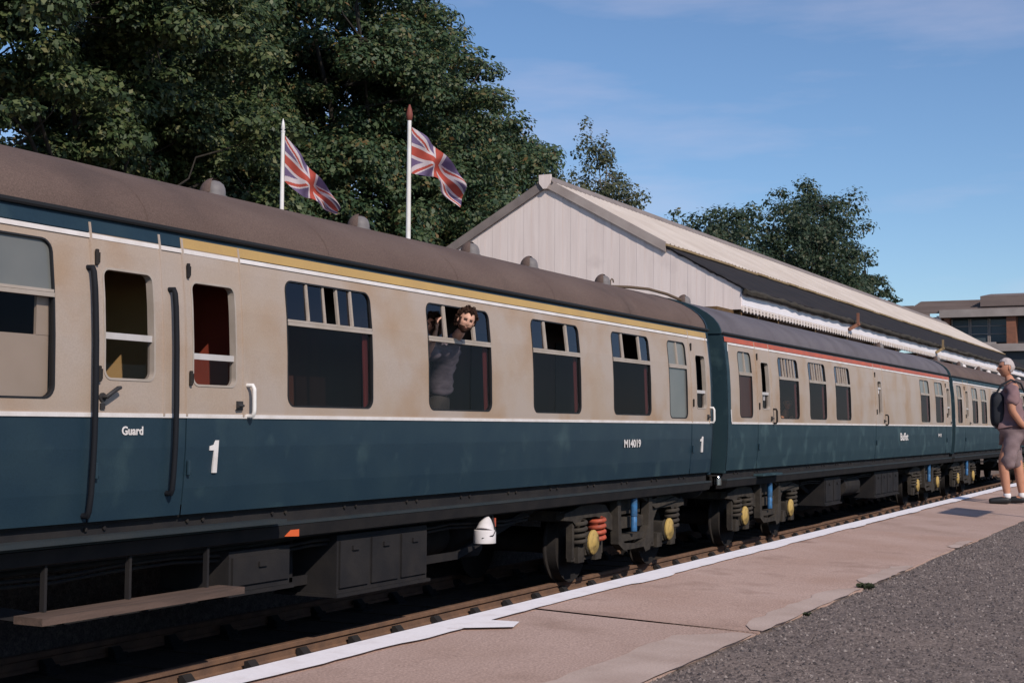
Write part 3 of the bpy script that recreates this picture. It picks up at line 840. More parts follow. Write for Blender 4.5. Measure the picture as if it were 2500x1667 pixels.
# long handrails each side of the guard's door, white commode handles
handrail(C1, 7.225, 1.30, 2.98, .021, 'rail_dark', 'long_handrail', .055)
handrail(C1, 8.045, 1.42, 2.90, .021, 'rail_dark', 'long_handrail', .055)
handrail(C1, 8.94, 1.985, 2.225, .017, 'pole_white', 'commode_handle', .07)
handrail(C1, 19.90, 1.985, 2.20, .017, 'pole_white', 'commode_handle', .07)
lettering('Guard', C1, 7.535, 1.842, .215, .062, name='guard_lettering')
lettering('M14019', C1, 16.62, 1.65, .56, .105, name='number_lettering', bold=.03)
numeral_one(C1, 8.475, 1.555, .125, .245)
numeral_one(C1, 19.46, 1.555, .15, .225)
# steps, boxes and pipework below the nearest coach
def part(co, name, mtl, fn, smooth=None):
    g = MB(); fn(g); return g.build(name, mtl, co, smooth)
part(C1, 'upper_footboard', 'ledge', lambda g: g.box(6.1, 9.35, -.10, .06, 1.135, 1.165))
def _plank(g):
    g.box(6.72, 8.78, -.13, .12, .635, .685)
part(C1, 'lower_footboard', 'step_wood', _plank)
for x in (6.95, 7.75, 8.6):
    part(C1, 'step_hanger', 'grime_dark', lambda g: (g.box(x-.012, x+.012, .08, .12, .686, 1.10), g.box(x-.012, x+.012, -.08, .12, .61, .634)))
def _batt(x0, x1, z0, z1):
    def f(g):
        g.box(x0, x1, .16, .85, z0, z1)
        n = max(1, int((x1-x0)/.5))
        for i in range(n):
            a = lerp(x0, x1, i/n)+.03; b = lerp(x0, x1, (i+1)/n)-.03
            g.box(a, b, .14, .158, z0+.05, z1-.05)
            g.box((a+b)/2-.05, (a+b)/2+.05, .12, .138, z1-.14, z1-.10)
        g.box(x0-.03, x1+.03, .13, .80, z0-.03, z0-.002)
    return f
part(C1, 'battery_box', 'grime_dark', _batt(10.45, 12.0, .44, .95))
part(C1, 'equipment_box', 'grime_dark', _batt(8.95, 9.75, .60, .92))
part(C1, 'vacuum_cylinder', 'grime_dark', lambda g: g.lathe([(.05,.45),(.26,.48),(.30,.55),(.30,.85),(.25,.95)], (13.9,.9,0), 'z', 20), 40)
part(C1, 'vacuum_cylinder', 'grime_dark', lambda g: g.lathe([(.05,.42),(.24,.45),(.28,.52),(.28,.85),(.2,.95)], (6.0,1.1,0), 'z', 20), 40)
part(C1, 'air_pipe', 'grime', lambda g: g.tube([(.6,.32,.93),(9.5,.32,.93),(10.3,.32,.97),(15.0,.32,.97)], .022, 8), 60)
part(C1, 'truss_rod', 'grime_dark', lambda g: (g.bar((5.4,.5,1.0),(7.4,.5,.55),.06,.08), g.bar((7.4,.5,.55),(13.2,.5,.55),.06,.08), g.bar((13.2,.5,.55),(15.2,.5,1.0),.06,.08), g.bar((10.2,.5,.55),(10.2,.5,1.0),.05,.06)))
part(C1, 'orange_flap', 'orange', lambda g: g.prism([(9.52,1.01),(9.70,1.0),(9.70,1.075),(9.60,1.075)], 'y', .03, .05))
part(C1, 'lamp_iron', 'orange', lambda g: g.box(12.97, 13.01, .09, .099, 1.02, 1.09))
# white bottle-shaped tank slung from the solebar
def _tank(g):
    g.lathe([(.10,.698),(.118,.705),(.118,.82),(.112,.838),(.09,.842)], (13.07,.09,0), 'z', 20)
    g.tube([(13.08,.09,.835),(13.085,.09,.85),(13.10,.09,.90),(13.125,.09,.945),(13.14,.09,.965)], [.098,.094,.075,.045,.02], 16)
tk = part(C1, 'white_tank', 'white_paint', _tank, 45)
part(tk, 'tank_strap', 'black_iron', lambda g: g.tube([(12.955,.06,.76),(13.03,-.035,.79),(13.09,-.025,.835),(13.15,.02,.90),(13.17,.05,.95)], .006, 6), 60)
part(C1, 'brake_hose', 'rubber', lambda g: g.tube([(13.14,.12,.94),(13.19,.11,.99),(13.26,.11,.98),(13.29,.11,.90),(13.28,.11,.80)], .016, 8), 60)
part(C1, 'hose_clip', 'spring_red', lambda g: g.tube([(13.295,.09,.95),(13.295,.09,.86)], .013, 8), 60)
def _buf(co, x, s):
    part(co, 'buffer', 'black_iron', lambda g: (g.lathe([(.09,0),(.09,.30*s),(.06,.31*s),(.06,.36*s),(.23,.365*s),(.23,.39*s)] if 0 else [(.10,0),(.10,.12*s),(.055,.125*s),(.055,.20*s),(.22,.205*s),(.21,.225*s)], (x, .49, 1.06), 'x', 20)), 40)
part(C1, 'steam_cock', 'chrome', lambda g: g.lathe([(.03,1.05),(.055,1.06),(.055,1.16),(.03,1.17),(.02,1.20)], (20.20,-.02,0), 'z', 14), 40)
part(C1, 'end_step', 'grime', lambda g: (g.box(20.06,20.26,-.04,.12,1.19,1.205), g.box(20.06,20.09,.03,.06,1.05,1.19)))
# roof pipe running down over the coach end, hooked lamp iron
part(C1, 'roof_pipe', 'cable', lambda g: g.tube([(18.9,1.30,3.965),(19.3,1.26,3.985),(19.6,1.15,4.00),(19.85,.95,3.985),(19.98,.70,3.91),(20.02,.48,3.81)], .022, 8), 60)
part(C1, 'roof_hook', 'cable', lambda g: g.tube([(18.87,1.15,3.94),(18.87,1.15,4.03),(18.91,1.15,4.06),(18.96,1.15,4.05),(18.975,1.15,4.01)], .010, 8), 60)

# --- buffet coach
c2_doors = [(22.27, 23.05, 22.49, 22.91, dict(bar=.30, thin=True)), (30.72, 31.55, 30.97, 31.32, dict(bar=.75, thin=True, wz=(2.22,2.93))),
            (39.05, 39.72, 39.22, 39.62, dict(thin=True))]
c2_wins = [(21.34, 22.0, 'one', 'frosted', 'corridor_wood', Z0, Z1, ZT, 'alu', False), (23.53, 24.73, 'three'), (25.44, 26.62, 'three'), (27.34, 28.52, 'three'),
           (35.68, 36.80, 'one', 'frosted'), (37.60, 38.66, 'one', 'frosted')]
C2 = coach('buffet_coach', 'second blue and cream coach, the one with a red cantrail stripe and grey roof', 20.70, 39.95, c2_wins, c2_doors, 'roof_grey', 'blue_dull',
           [('stripe_red', 20.78, 39.88)], (20.90, 39.80), [(22.1,1.2),(25.6,1.9),(29.2,1.9),(33,1.9),(36.5,1.2)], [23.42, 37.3])
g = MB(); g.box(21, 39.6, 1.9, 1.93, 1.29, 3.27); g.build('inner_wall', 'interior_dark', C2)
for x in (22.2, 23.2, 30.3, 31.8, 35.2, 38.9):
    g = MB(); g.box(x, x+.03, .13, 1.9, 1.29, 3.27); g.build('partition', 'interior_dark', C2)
lettering('Buffet', C2, 33.17, 1.625, .86, .18, name='buffet_lettering')
lettering('M1', C2, 37.85, 1.69, .40, .085, name='number_lettering')
handrail(C2, 23.10, 1.985, 2.22, .017, 'grime', 'commode_handle', .07)
handrail(C2, 31.62, 1.985, 2.20, .017, 'grime', 'commode_handle', .07)
part(C2, 'battery_box', 'grime_dark', _batt(31.2, 33.6, .42, .95))
part(C2, 'equipment_box', 'grime_dark', _batt(27.0, 28.2, .45, .95))
part(C2, 'gas_cylinder', 'grime', lambda g: g.lathe([(.05,28.9),(.22,28.95),(.22,30.2),(.05,30.25)], (0,.45,.72), 'x', 18), 40)
part(C2, 'air_pipe', 'grime', lambda g: g.tube([(21,.32,.97),(39,.32,.97)], .022, 8), 60)
part(C2, 'truss_rod', 'grime_dark', lambda g: (g.bar((25.8,.5,1.0),(27.5,.5,.55),.06,.08), g.bar((27.5,.5,.55),(33.6,.5,.55),.06,.08), g.bar((33.6,.5,.55),(35.2,.5,1.0),.06,.08)))
part(C2, 'upper_footboard', 'blue_dull', lambda g: g.box(22.2, 23.3, -.10, .06, 1.135, 1.165))
part(C2, 'notice', 'white_paint', lambda g: g.box(22.70, 22.80, .045, .05, 2.36, 2.47))
part(C2, 'notice', 'white_paint', lambda g: g.box(31.12, 31.22, .045, .05, 2.66, 2.76))
# --- third coach
c3_wins = [(40.85, 41.55, 'one', 'frosted'), (43.35, 44.3, 'one', 'frosted'), (45.0, 46.0, 'one', 'frosted'), (47.5, 48.7, 'open'), (49.8, 51.0, 'open'), (52.1, 53.3, 'open'), (54.4, 55.6, 'open')]
C3 = coach('third_coach', 'farthest coach of the train with brown roof, partly behind the standing man', 40.30, 59.8, c3_wins, [(42.0, 42.8, 42.2, 42.6, dict(thin=True))], 'roof_brown', 'blue_dull',
           [('blue_dull', 40.35, 59.7)], (40.42, 59.6), [(44,1.15),(48,1.15),(52,1.15)], [43.0, 57.0], far=True)
g = MB(); g.box(40.6, 59.4, 1.9, 1.93, 1.29, 3.27); g.build('inner_wall', 'interior_dark', C3)
# gangway bellows between the coaches
for co, xa, xb in ((C1, 20.06, 20.70), (C2, 39.95, 40.30)):
    g = MB(); n = 7
    for i in range(n):
        a = lerp(xa, xb, i/n); b = lerp(xa, xb, (i+1)/n); k = .03
        for (e0, i0), (e1, i1) in (((a, 0), ((a+b)/2, k)), (((a+b)/2, k), (b, 0))):
            P0 = [(.78-i0,1.15),(.78-i0,3.42+i0),(1.96+i0,3.42+i0),(1.96+i0,1.15)]; P1 = [(.78-i1,1.15),(.78-i1,3.42+i1),(1.96+i1,3.42+i1),(1.96+i1,1.15)]
            vs = [(e0,*p) for p in P0]+[(e1,*p) for p in P1]
            g.add(vs, [(0,1,5,4),(1,2,6,5),(2,3,7,6)])
    g.build('gangway_bellows', 'bellows', co)
    _buf(co, xa, 1.25)
    part(co, 'coupling_pipe', 'rubber', lambda g: g.tube([(xa,.75,1.0),(xa+.1,.72,.8),(lerp(xa,xb,.5),.72,.62),(xb-.1,.72,.8),(xb,.75,1.0)], .03, 8), 60)
_buf(C2, 20.70, -1.25); _buf(C3, 40.30, -1.25)

# ------------------------------------------------------------------ station roof behind the train
XG, XE = 32.28, 88.0
YF, ZF = 3.50, 5.27            # front fascia plane and its top
YA, ZA = 8.62, 8.12            # ridge
SL = (ZA-ZF)/(YA-YF)
YB = 2*YA-YF
YM = 5.40                       # where the pale sheeting stops and the dark lower roof begins
def rz(y): return ZF + SL*(y-YF) if y <= YA else ZF + SL*(YB-y)
K = thing('station_roof', 'long pale station roof with a clad gable end and white toothed fascia behind the train', 'station roof')
bw = .22; n = int((YB-YF)/bw)
bw = (YB-YF)/n
for i in range(n):
    a, b = YF+i*bw, YF+(i+1)*bw-.004; off = .004*(i % 2)
    zb = 4.70
    g = MB(); top = [(a, rz(a)-.06)] + ([(YA, rz(YA)-.06)] if a < YA < b else []) + [(b, rz(b)-.06)]
    g.prism([(a,zb),(b,zb)] + list(reversed(top)), 'x', XG-.03-off, XG)
    g.build('gable_board', 'clad', K)
g = MB(); g.prism([(YF+.02,4.75),(YB-.02,4.75),(YB-.02,rz(YB)-.1),(YA,ZA-.12),(YF+.02,ZF-.1)], 'x', XG+.005, XG+.03); g.build('gable_backing', 'timber_brown', K)
# pale profiled sheeting on both slopes: ribs run down the slope
def sheet(ya, yb):
    g = MB(); rows = []
    x = XG-.10; step = .30; prof = []
    while x < XE:
        prof += [(x,0),(x+.20,0),(x+.225,.035),(x+.275,.035)]; x += step
    va = [(px_, ya, rz(ya)+.05+h) for px_, h in prof]; vb = [(px_, yb, rz(yb)+.05+h) for px_, h in prof]
    m = len(prof)
    g.add(va+vb, [(k, k+1, m+k+1, m+k) for k in range(m-1)])
    return g
sheet(YM-.05, YA).build('roof_sheeting', 'sheet', K)
sheet(YB, YA).build('roof_sheeting', 'sheet', K)
g = MB(); rr = random.Random(3); x = XG-.10
while x < XE:
    w = 1.05; dz = rr.uniform(-.02,.02)
    g.box(x, x+w-.01, YM-.07, YM+.05, rz(YM)-.025+dz*.6, rz(YM)+.03+dz*.6); x += w
g.build('sheeting_edge', 'sheet_edge', K)
g = MB(); g.prism([(YA-.22,rz(YA-.22)+.10),(YA,ZA+.17),(YA+.22,rz(YA+.22)+.10),(YA+.22,rz(YA+.22)+.06),(YA,ZA+.12),(YA-.22,rz(YA-.22)+.06)], 'x', XG-.15, XE); g.build('ridge_cap', 'barge', K)
# dark lower roof towards the track, with an uneven dark edge
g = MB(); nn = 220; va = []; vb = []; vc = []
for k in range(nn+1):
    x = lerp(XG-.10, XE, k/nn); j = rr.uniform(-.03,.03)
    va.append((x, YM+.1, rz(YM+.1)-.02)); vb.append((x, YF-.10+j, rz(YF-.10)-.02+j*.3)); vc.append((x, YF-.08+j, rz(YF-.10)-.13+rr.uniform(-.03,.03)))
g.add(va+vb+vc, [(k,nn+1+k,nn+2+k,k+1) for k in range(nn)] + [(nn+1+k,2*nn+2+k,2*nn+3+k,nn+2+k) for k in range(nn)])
g.build('lower_roof', 'lower_roof_dark', K)
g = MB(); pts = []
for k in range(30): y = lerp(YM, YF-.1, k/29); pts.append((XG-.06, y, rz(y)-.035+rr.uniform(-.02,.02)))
g.tube(pts, [.028+rr.uniform(-.008,.01) for _ in pts], 7); g.build('verge_edge', 'lower_roof_dark', K, 60)
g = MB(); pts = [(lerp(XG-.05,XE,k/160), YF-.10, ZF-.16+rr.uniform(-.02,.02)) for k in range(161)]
g.tube(pts, [.075+rr.uniform(-.02,.02) for _ in pts], 6); g.build('gutter_edge', 'edge_brown', K, 60)
# barge boards and the little ridge block
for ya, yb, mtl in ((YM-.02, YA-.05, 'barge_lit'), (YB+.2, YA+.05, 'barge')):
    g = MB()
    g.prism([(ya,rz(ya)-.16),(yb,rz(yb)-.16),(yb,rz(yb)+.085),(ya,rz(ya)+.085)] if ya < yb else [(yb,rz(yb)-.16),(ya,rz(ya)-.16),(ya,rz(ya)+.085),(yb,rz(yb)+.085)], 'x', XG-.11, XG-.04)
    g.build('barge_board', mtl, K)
g = MB(); g.prism([(YA-.17,ZA+.16),(YA+.17,ZA+.16),(YA+.16,ZA-.06),(YA+.05,ZA-.20),(YA-.05,ZA-.20),(YA-.16,ZA-.06)], 'x', XG-.17, XG-.115); g.build('ridge_block', 'clad', K)
# white fascia and the toothed valance below it
g = MB(); g.box(XG, XE, YF-.02, YF+.02, 4.80, ZF-.06); g.build('fascia', 'fascia_white', K)
g = MB(); x = XG+.02; i = 0
while x < 75:
    g.prism([(x,4.802),(x+.16,4.802),(x+.16,4.68),(x+.08,4.63),(x,4.68)], 'y', YF-.022, YF+.012); x += .28
va = g.build('valance', 'dagger', K); va['kind'] = 'stuff'
g = MB(); g.box(XG, XE, YF-.016, YF+.010, 4.755, 4.80); g.build('valance_rail', 'dagger', K)
# beams, posts and brackets under the canopy
for i, x in enumerate([XG+.25, XG+1.6] + [XG+3.4+3.6*k for k in range(11)]):
    g = MB(); g.box(x-.10, x+.10, YF+.1, YB-.2, 4.50, 4.70); g.build('canopy_beam', 'timber_brown', K)
    if i > 1:
        g = MB(); g.lathe([(.16,1.0),(.16,1.25),(.09,1.3),(.08,4.0),(.14,4.3),(.14,4.5)], (x, 5.2, 0), 'z', 14)
        g.tube([(x,5.1,3.7),(x,4.8,4.1),(x,4.4,4.4),(x,3.9,4.55)], .05, 8); g.build('canopy_post', 'timber_brown', K, 50)
for i, (ya_, x_, z_) in enumerate(((3.7,31.1,4.62),(4.9,31.6,4.62))):
    g = MB(); g.box(x_, XG+.1, ya_, ya_+.5, z_-.1, z_+.07); g.build('beam_end', 'timber_brown', K)
for x, z in ((42.57, 5.02), (56.5, 5.0)):
    g = MB(); g.bar((x,YF-.04,z-.16),(x+.25,YF-.30,z+.04),.09,.09); g.bar((x+.18,YF-.28,z+.0),(x+.18,YF-.28,z+.35),.07,.07); g.build('fascia_bracket', 'bldg_brick' if x < 50 else 'sheet_edge', K)
g = MB(); g.box(XG+6, XE-2, 10.2, 10.4, 1.0, 4.9); g.build('back_wall', 'bldg_brick', K)
for k in range(7):
    g = MB(); x = 62+3.4*k; g.lathe([(.02,4.62),(.10,4.58),(.14,4.48),(.10,4.40),(.02,4.38)], (x, 3.35, 0), 'z', 10); g.build('globe_lamp', 'white_paint', K, 60)

# ------------------------------------------------------------------ building at the end of the platform
B = thing('station_building', 'brown tiled building with concrete bands and dark windows beyond the roof, far right', 'building')
XB = 100.0
def bpart(name, mtl, *bxs):
    g = MB()
    for b in bxs: g.box(*b)
    return g.build(name, mtl, B)
bpart('wall', 'bldg_brick', (XB+1.0, XB+12, 3.6, 13.0, -.4, 9.6))
bpart('glazed_storey', 'bldg_dark', (XB+.75, XB+.98, 3.7, 11.0, 7.7, 9.6))
g = MB(); g.prism([(XB-.3,9.95),(XB+5,11.08),(XB+5,10.9),(XB-.3,9.75)], 'y', 3.0, 13.35); g.build('roof', 'bldg_roof', B)
g = MB(); g.prism([(XB+.3,10.9),(XB+5,11.45),(XB+8,11.4),(XB+5,10.0),(XB+.3,10.2)], 'y', 3.0, 8.5); g.build('upper_roof', 'bldg_roof', B)
for k in range(9):
    z = 10.0+.118*k; x = XB-.3+(z-9.95)/(1.13/5.3)
    bpart('tile_course', 'bldg_roof', (x-.05, x+.45, 3.0, 13.34, z-.01, z+.05+.0))
bpart('eaves_band', 'bldg_conc', (XB-.45, XB-.1, 3.0, 11.1, 9.45, 9.98))
bpart('side_gable', 'bldg_roof', (XB+2, XB+8, 13.3, 16.5, 8.5, 10.55))
bpart('side_louvre', 'clad', (XB-.1, XB+.6, 11.05, 11.35, 7.6, 9.6), (XB+.2, XB+.5, 11.35, 13, 8.9, 9.05), (XB+.2, XB+.5, 11.35, 13, 8.4, 8.55), (XB+.2, XB+.5, 11.35, 13, 9.3, 9.45))
bpart('brick_pier', 'bldg_brick', (XB-.2, XB+.8, 6.15, 6.75, 6.9, 9.44)); bpart('brick_pier', 'bldg_brick', (XB-.1, XB+.8, 10.5, 10.85, 7.6, 9.44))
for a, b in ((6.78, 7.95), (8.0, 9.2), (9.25, 10.45)):
    w = bpart('window', 'bldg_glass', (XB+.55, XB+.7, a, b, 7.75, 9.3))
    for z in (8.3, 8.85):
        g = MB(); g.box(XB+.48, XB+.56, a, b, z, z+.05); f = g.build('glazing_bar', 'bldg_conc', w)
    for y in (a, b-.06):
        g = MB(); g.box(XB+.46, XB+.56, y, y+.07, 7.7, 9.35); g.build('mullion', 'bldg_conc', w)
bpart('parapet', 'bldg_conc', (XB-1.2, XB-.9, 3.0, 7.6, 7.05, 7.55), (XB-.6, XB-.3, 7.4, 10.6, 7.15, 7.7))
bpart('lower_storey', 'bldg_dark', (XB-.8, XB+.9, 3.6, 11.0, -.4, 7.1))

# ------------------------------------------------------------------ flags
def union(u, v):
    """flag design: 0 blue, 1 white, 2 red; u along the fly 0..1 (2 units), v up 0..1"""
    x, y = (u-.5)*60, (v-.5)*30
    if abs(x) < 3 or abs(y) < 3: return 2
    if abs(x) < 5 or abs(y) < 5: return 1
    d1 = (y*2 - x)/math.sqrt(5); d2 = (y*2 + x)/math.sqrt(5)
    sg = 1 if x > 0 else -1
    for d in (d1, d2):
        if 0 < d*sg < 2: return 2
    if abs(d1) < 3 or abs(d2) < 3: return 1
    return 0
def flagpole(px_, py_, ztop, hoist, edge_t, edge_b, label, flabel, fin):
    p = thing('flagpole', label, 'flagpole', 'flagpoles behind the train')
    g = MB(); g.tube([(px_,py_,1.0),(px_,py_,4.5),(px_,py_,ztop-.30)], [.058,.052,.040], 12); g.build('pole', 'pole_white', p, 60)
    g = MB()
    if fin == 'red': g.lathe([(.03,-.32),(.055,-.29),(.066,-.2),(.048,-.1),(.015,0)], (px_,py_,ztop+.02), 'z', 12); g.build('finial', 'finial_red', p, 50)
    else:
        g.lathe([(.045,-.31),(.05,-.27),(.02,-.26),(.045,-.22),(.03,-.1),(.004,0)], (px_,py_,ztop), 'z', 12); g.build('finial', 'pole_white', p, 50)
    H = Vector((.80, -.60, 0)); Nn = Vector((.60, .80, 0)); O = Vector((px_, py_, 0)) + H*.05
    def cur(e, t):
        t = t*(len(e)-1); i = min(int(t), len(e)-2); f = t-i
        p0 = e[max(i-1,0)]; p1 = e[i]; p2 = e[i+1]; p3 = e[min(i+2,len(e)-1)]
        return tuple(.5*((2*p1[k]) + (-p0[k]+p2[k])*f + (2*p0[k]-5*p1[k]+4*p2[k]-p3[k])*f*f + (-p0[k]+3*p1[k]-3*p2[k]+p3[k])*f**3) for k in (0,1))
    def pt(u, v):
        a = cur(edge_t, u); b = cur(edge_b, u)
        h = lerp(b[0], a[0], v); z = lerp(b[1], a[1], v)
        w = (.09*math.sin(u*9+v*4.0) + .05*math.sin(u*17-v*7+1.3))*min(1, u*3)
        # cloth hangs slack: the middle of the fly bellies away from the edges
        return O + H*h + Nn*(w + .10*u*math.sin(v*5)) + Vector((0,0,z))
    g = MB(); g.grid(pt, 120, 72, lambda u, v: union(u, v))
    f = g.build('flag', ['flag_blue', 'flag_white', 'flag_red'], None, 80)
    tag(f, flabel, 'flag', 'flags flying behind the train')
flagpole(24.66, 11.3, 8.50, 0, [(0,8.13),(.32,7.78),(.63,7.43),(.94,7.04),(1.24,6.64)], [(0,7.14),(.37,6.88),(.62,6.78),(.92,6.62),(1.20,6.50)],
         'left white flagpole with a pointed white tip behind the coach roof', 'drooping red, white and blue flag on the left pole', 'white')
flagpole(23.65, 7.5, 8.20, 0, [(0,7.78),(.31,7.60),(.61,7.38),(.93,6.98),(1.15,6.70)], [(0,6.86),(.30,6.84),(.50,6.80),(.70,6.54),(1.07,6.26)],
         'right white flagpole with a dark red tip behind the coach roof', 'red, white and blue flag with a ragged end on the right pole', 'red')

# ------------------------------------------------------------------ trees
def make_tree(name, label, base, blobs, nclump, per, leaf, leafm, seed, cr=.75, barkm='bark', trunk_r=.35, trunk_top=None, flat=.75, limbs=16, group='trees behind the station', hollow=.45, bough=0):
    r = np.random.default_rng(seed); pr = random.Random(seed)
    t = thing(name, label, 'tree', group)
    vol = np.array([b[3]*b[4]*b[5] for b in blobs]) ** .75; vol = vol/vol.sum()
    cen = []; rad = []
    for i in r.choice(len(blobs), nclump, p=vol):
        b = blobs[i]; d = r.normal(size=3); d /= np.linalg.norm(d)
        k = (hollow + (1-hollow)*r.random()) ** .8
        k *= 1 + .10*math.sin(d[0]*5+d[2]*4+i)
        cen.append((b[0]+d[0]*b[3]*k, b[1]+d[1]*b[4]*k, b[2]+d[2]*b[5]*k)); rad.append(cr*(.55+.8*r.random()))
    cen = np.array(cen); rad = np.array(rad)
    if bough:                                   # gather the leaf clumps into flat, drooping boughs with dark space between them
        nb = max(6, nclump//bough); sel = r.integers(0, nb, nclump)
        br = cr*(1.3+.9*r.random(nb)); o3 = r.normal(size=(nclump,3))*np.array((.62,.62,.16))*br[sel][:,None]
        out = cen[:nb]-np.array([np.mean([b[k] for b in blobs]) for k in range(3)])
        o3[:,2] -= .10*(o3[:,0]**2+o3[:,1]**2)/br[sel]
        mk = r.random(nclump) < .5
        cen = np.where(mk[:,None], cen[:nb][sel] + o3, cen); rad *= .92
    cnt = np.maximum(8, (per*(rad/cr)**2).astype(int))
    idx = np.repeat(np.arange(nclump), cnt); n = len(idx)
    d = r.normal(size=(n,3)); d /= np.linalg.norm(d, axis=1)[:,None]
    rr_ = (r.random(n) ** .45)[:,None]
    off = d*rr_*rad[idx][:,None]; off[:,2] *= flat; 
    off[:,2] -= .12*rad[idx]*(off[:,0]**2+off[:,1]**2)/(rad[idx]**2)
    pos = cen[idx] + off
    nrm = d*.9 + np.array((-.15,-.25,.70)) + r.normal(size=(n,3))*.45; nrm /= np.linalg.norm(nrm, axis=1)[:,None]
    a = np.cross(nrm, r.normal(size=(n,3))); a /= np.linalg.norm(a, axis=1)[:,None]
    b = np.cross(nrm, a)
    s = (leaf*(.45+.95*r.random(n)**1.3))[:,None]
    V = np.stack([pos-a*s, pos+b*s*.62+nrm*s*.12-a*s*.1, pos+a*s, pos-b*s*.62+nrm*s*.12-a*s*.1], 1)
    F = np.arange(n*4).reshape(n,4)
    o = inst('crown', np_mesh('crown', V, F, [leafm]), t)
    g = MB(); bx, by, bz = base
    tt = trunk_top or (bx, by, min(b_[2] for b_ in blobs))
    g.tube([(bx,by,bz),(lerp(bx,tt[0],.4)+.1,lerp(by,tt[1],.4),lerp(bz,tt[2],.4)),(tt[0],tt[1],tt[2])], [trunk_r*1.25,trunk_r,trunk_r*.75], 12)
    lp = []
    for k in range(limbs):
        b_ = blobs[k % len(blobs)]; dd = Vector((pr.gauss(0,1),pr.gauss(0,1),pr.gauss(.5,.8))).normalized()
        e = Vector((b_[0]+dd.x*b_[3]*.6, b_[1]+dd.y*b_[4]*.6, b_[2]+dd.z*b_[5]*.6))
        s0 = Vector(tt) - Vector((0,0,pr.uniform(0,.25)*(tt[2]-bz))); m = s0.lerp(e,.5)+Vector((pr.gauss(0,.3),pr.gauss(0,.3),.4))
        q = s0.lerp(m,.5)+Vector((0,0,.15)); q2 = m.lerp(e,.5)+Vector((pr.gauss(0,.2),pr.gauss(0,.2),.1))
        R0 = trunk_r*pr.uniform(.3,.5)
        g.tube([s0,q,m,q2,e], [R0,R0*.8,R0*.6,R0*.35,.02], 7, 0, False); lp += [q,m,q2,e]
    for i in range(0, nclump, 2):
        c = Vector(cen[i]); near = min(lp, key=lambda p: (p-c).length_squared)
        if (near-c).length > 2.6: continue
        mid = near.lerp(c,.55)+Vector((pr.gauss(0,.12),pr.gauss(0,.12),-.08))
        g.tube([near,mid,c], [.045*trunk_r/.35,.03*trunk_r/.35,.008], 4, 0, False)
    g.build('trunk', barkm, t, 60)
    return t
# big broadleaf trees on the left, the nearest first
make_tree('maple_tree', 'large dark green maple with some orange leaves behind the flags, tallest tree', (42.5,21,-.4),
          [(41.5,20.8,11.0,6.0,4.6,5.0),(41.8,20.6,15.6,4.2,3.6,3.6),(49.6,20.8,8.8,4.8,3.6,3.8),(38.0,20.5,13.0,4.6,4.2,5.0),(42.0,20.5,6.0,7.5,4.6,3.2),(52.6,21.4,12.3,3.6,2.8,2.4),(37.5,20.0,7.6,4.2,4.2,3.6),(40,21,19.0,4.5,4.0,3.5),(46.6,21.0,15.4,2.8,2.4,2.2),(45.5,20.8,12.5,4.4,3.6,3.4),(51.2,21.2,13.2,3.6,2.6,2.8),(53.0,21.6,10.5,3.2,2.6,2.6),(49.4,21.2,16.4,3.0,2.4,2.6),(53.2,21.6,13.4,2.8,2.2,2.0)],
          1240, 430, .092, 'leaf_maple', 11, cr=.92, flat=.55, bough=7, trunk_r=.45, trunk_top=(43,20.8,6.0), limbs=22)
make_tree('sycamore_tree', 'broadleaf tree at far left with pale green leaf tufts and sky gaps', (26.5,18.5,-.4),
          [(24.2,18.2,9.2,3.4,3.2,2.4),(28.6,19.0,10.0,3.6,3.4,3.0),(26.5,18.6,12.4,4.4,3.8,2.6),(32.2,20.0,9.8,3.2,3.2,3.0),(21.6,17.8,11.0,3.0,3.0,2.5),(23.0,18.0,12.8,3.4,3.2,2.4),(29.8,19.4,13.2,3.6,3.4,2.4)],
          430, 430, .086, 'leaf_left', 23, cr=.82, flat=.5, bough=6, trunk_r=.22, trunk_top=(26.6,18.6,6.6), limbs=12, hollow=.3)
make_tree('oak_tree', 'dark shaded tree behind the left coach roof, between the two larger crowns', (33,24,-.4),
          [(33.0,24.5,7.2,5.5,4.2,4.0),(29.0,23.0,6.6,4.4,3.6,3.4),(36.5,25.0,12,4.6,4.2,4.6),(25.5,21.6,6.0,3.6,3.0,2.2)],
          560, 230, .112, 'leaf_maple', 31, cr=.95, flat=.55, trunk_r=.26, trunk_top=(33,24.3,5), limbs=16)
make_tree('birch_tree', 'small thin-leaved birch rising behind the station roof ridge', (71,24,-.4),
          [(70.6,24,16.6,1.6,1.6,2.1),(72.4,24,13.4,2.6,2.2,2.2),(74.4,24,13.6,1.8,1.8,1.8),(72.2,24,11.0,3.4,2.6,2.2),(70.3,24,14.6,1.9,1.6,1.5)],
          230, 80, .10, 'leaf_birch', 41, cr=.55, barkm='bark_birch', trunk_r=.18, trunk_top=(71.6,24,10.5), flat=1.1, limbs=14, hollow=.1)
make_tree('birch_tree', 'sparse birch top just left of the roof ridge beside the big maple', (60.5,22.5,-.4),
          [(60.6,22.5,13.0,1.8,1.6,1.6),(61.8,22.5,11.6,1.6,1.5,1.4)],
          75, 70, .095, 'leaf_birch', 43, cr=.5, barkm='bark_birch', trunk_r=.15, trunk_top=(60.9,22.5,9.5), flat=1.1, limbs=8, hollow=.1)
make_tree('ash_tree', 'broad dark tree with gaps behind the middle of the station roof', (118,28,-.4),
          [(131,28,20.8,7.5,5.0,4.2),(122,28,18.2,6.5,5.0,3.8),(128,28,14.0,9.0,5.5,4.6),(136.5,28,17.0,5.0,4.4,4.2)],
          480, 90, .17, 'leaf_far', 51, cr=1.05, trunk_r=.40, trunk_top=(127,28,11), limbs=18, hollow=.25)
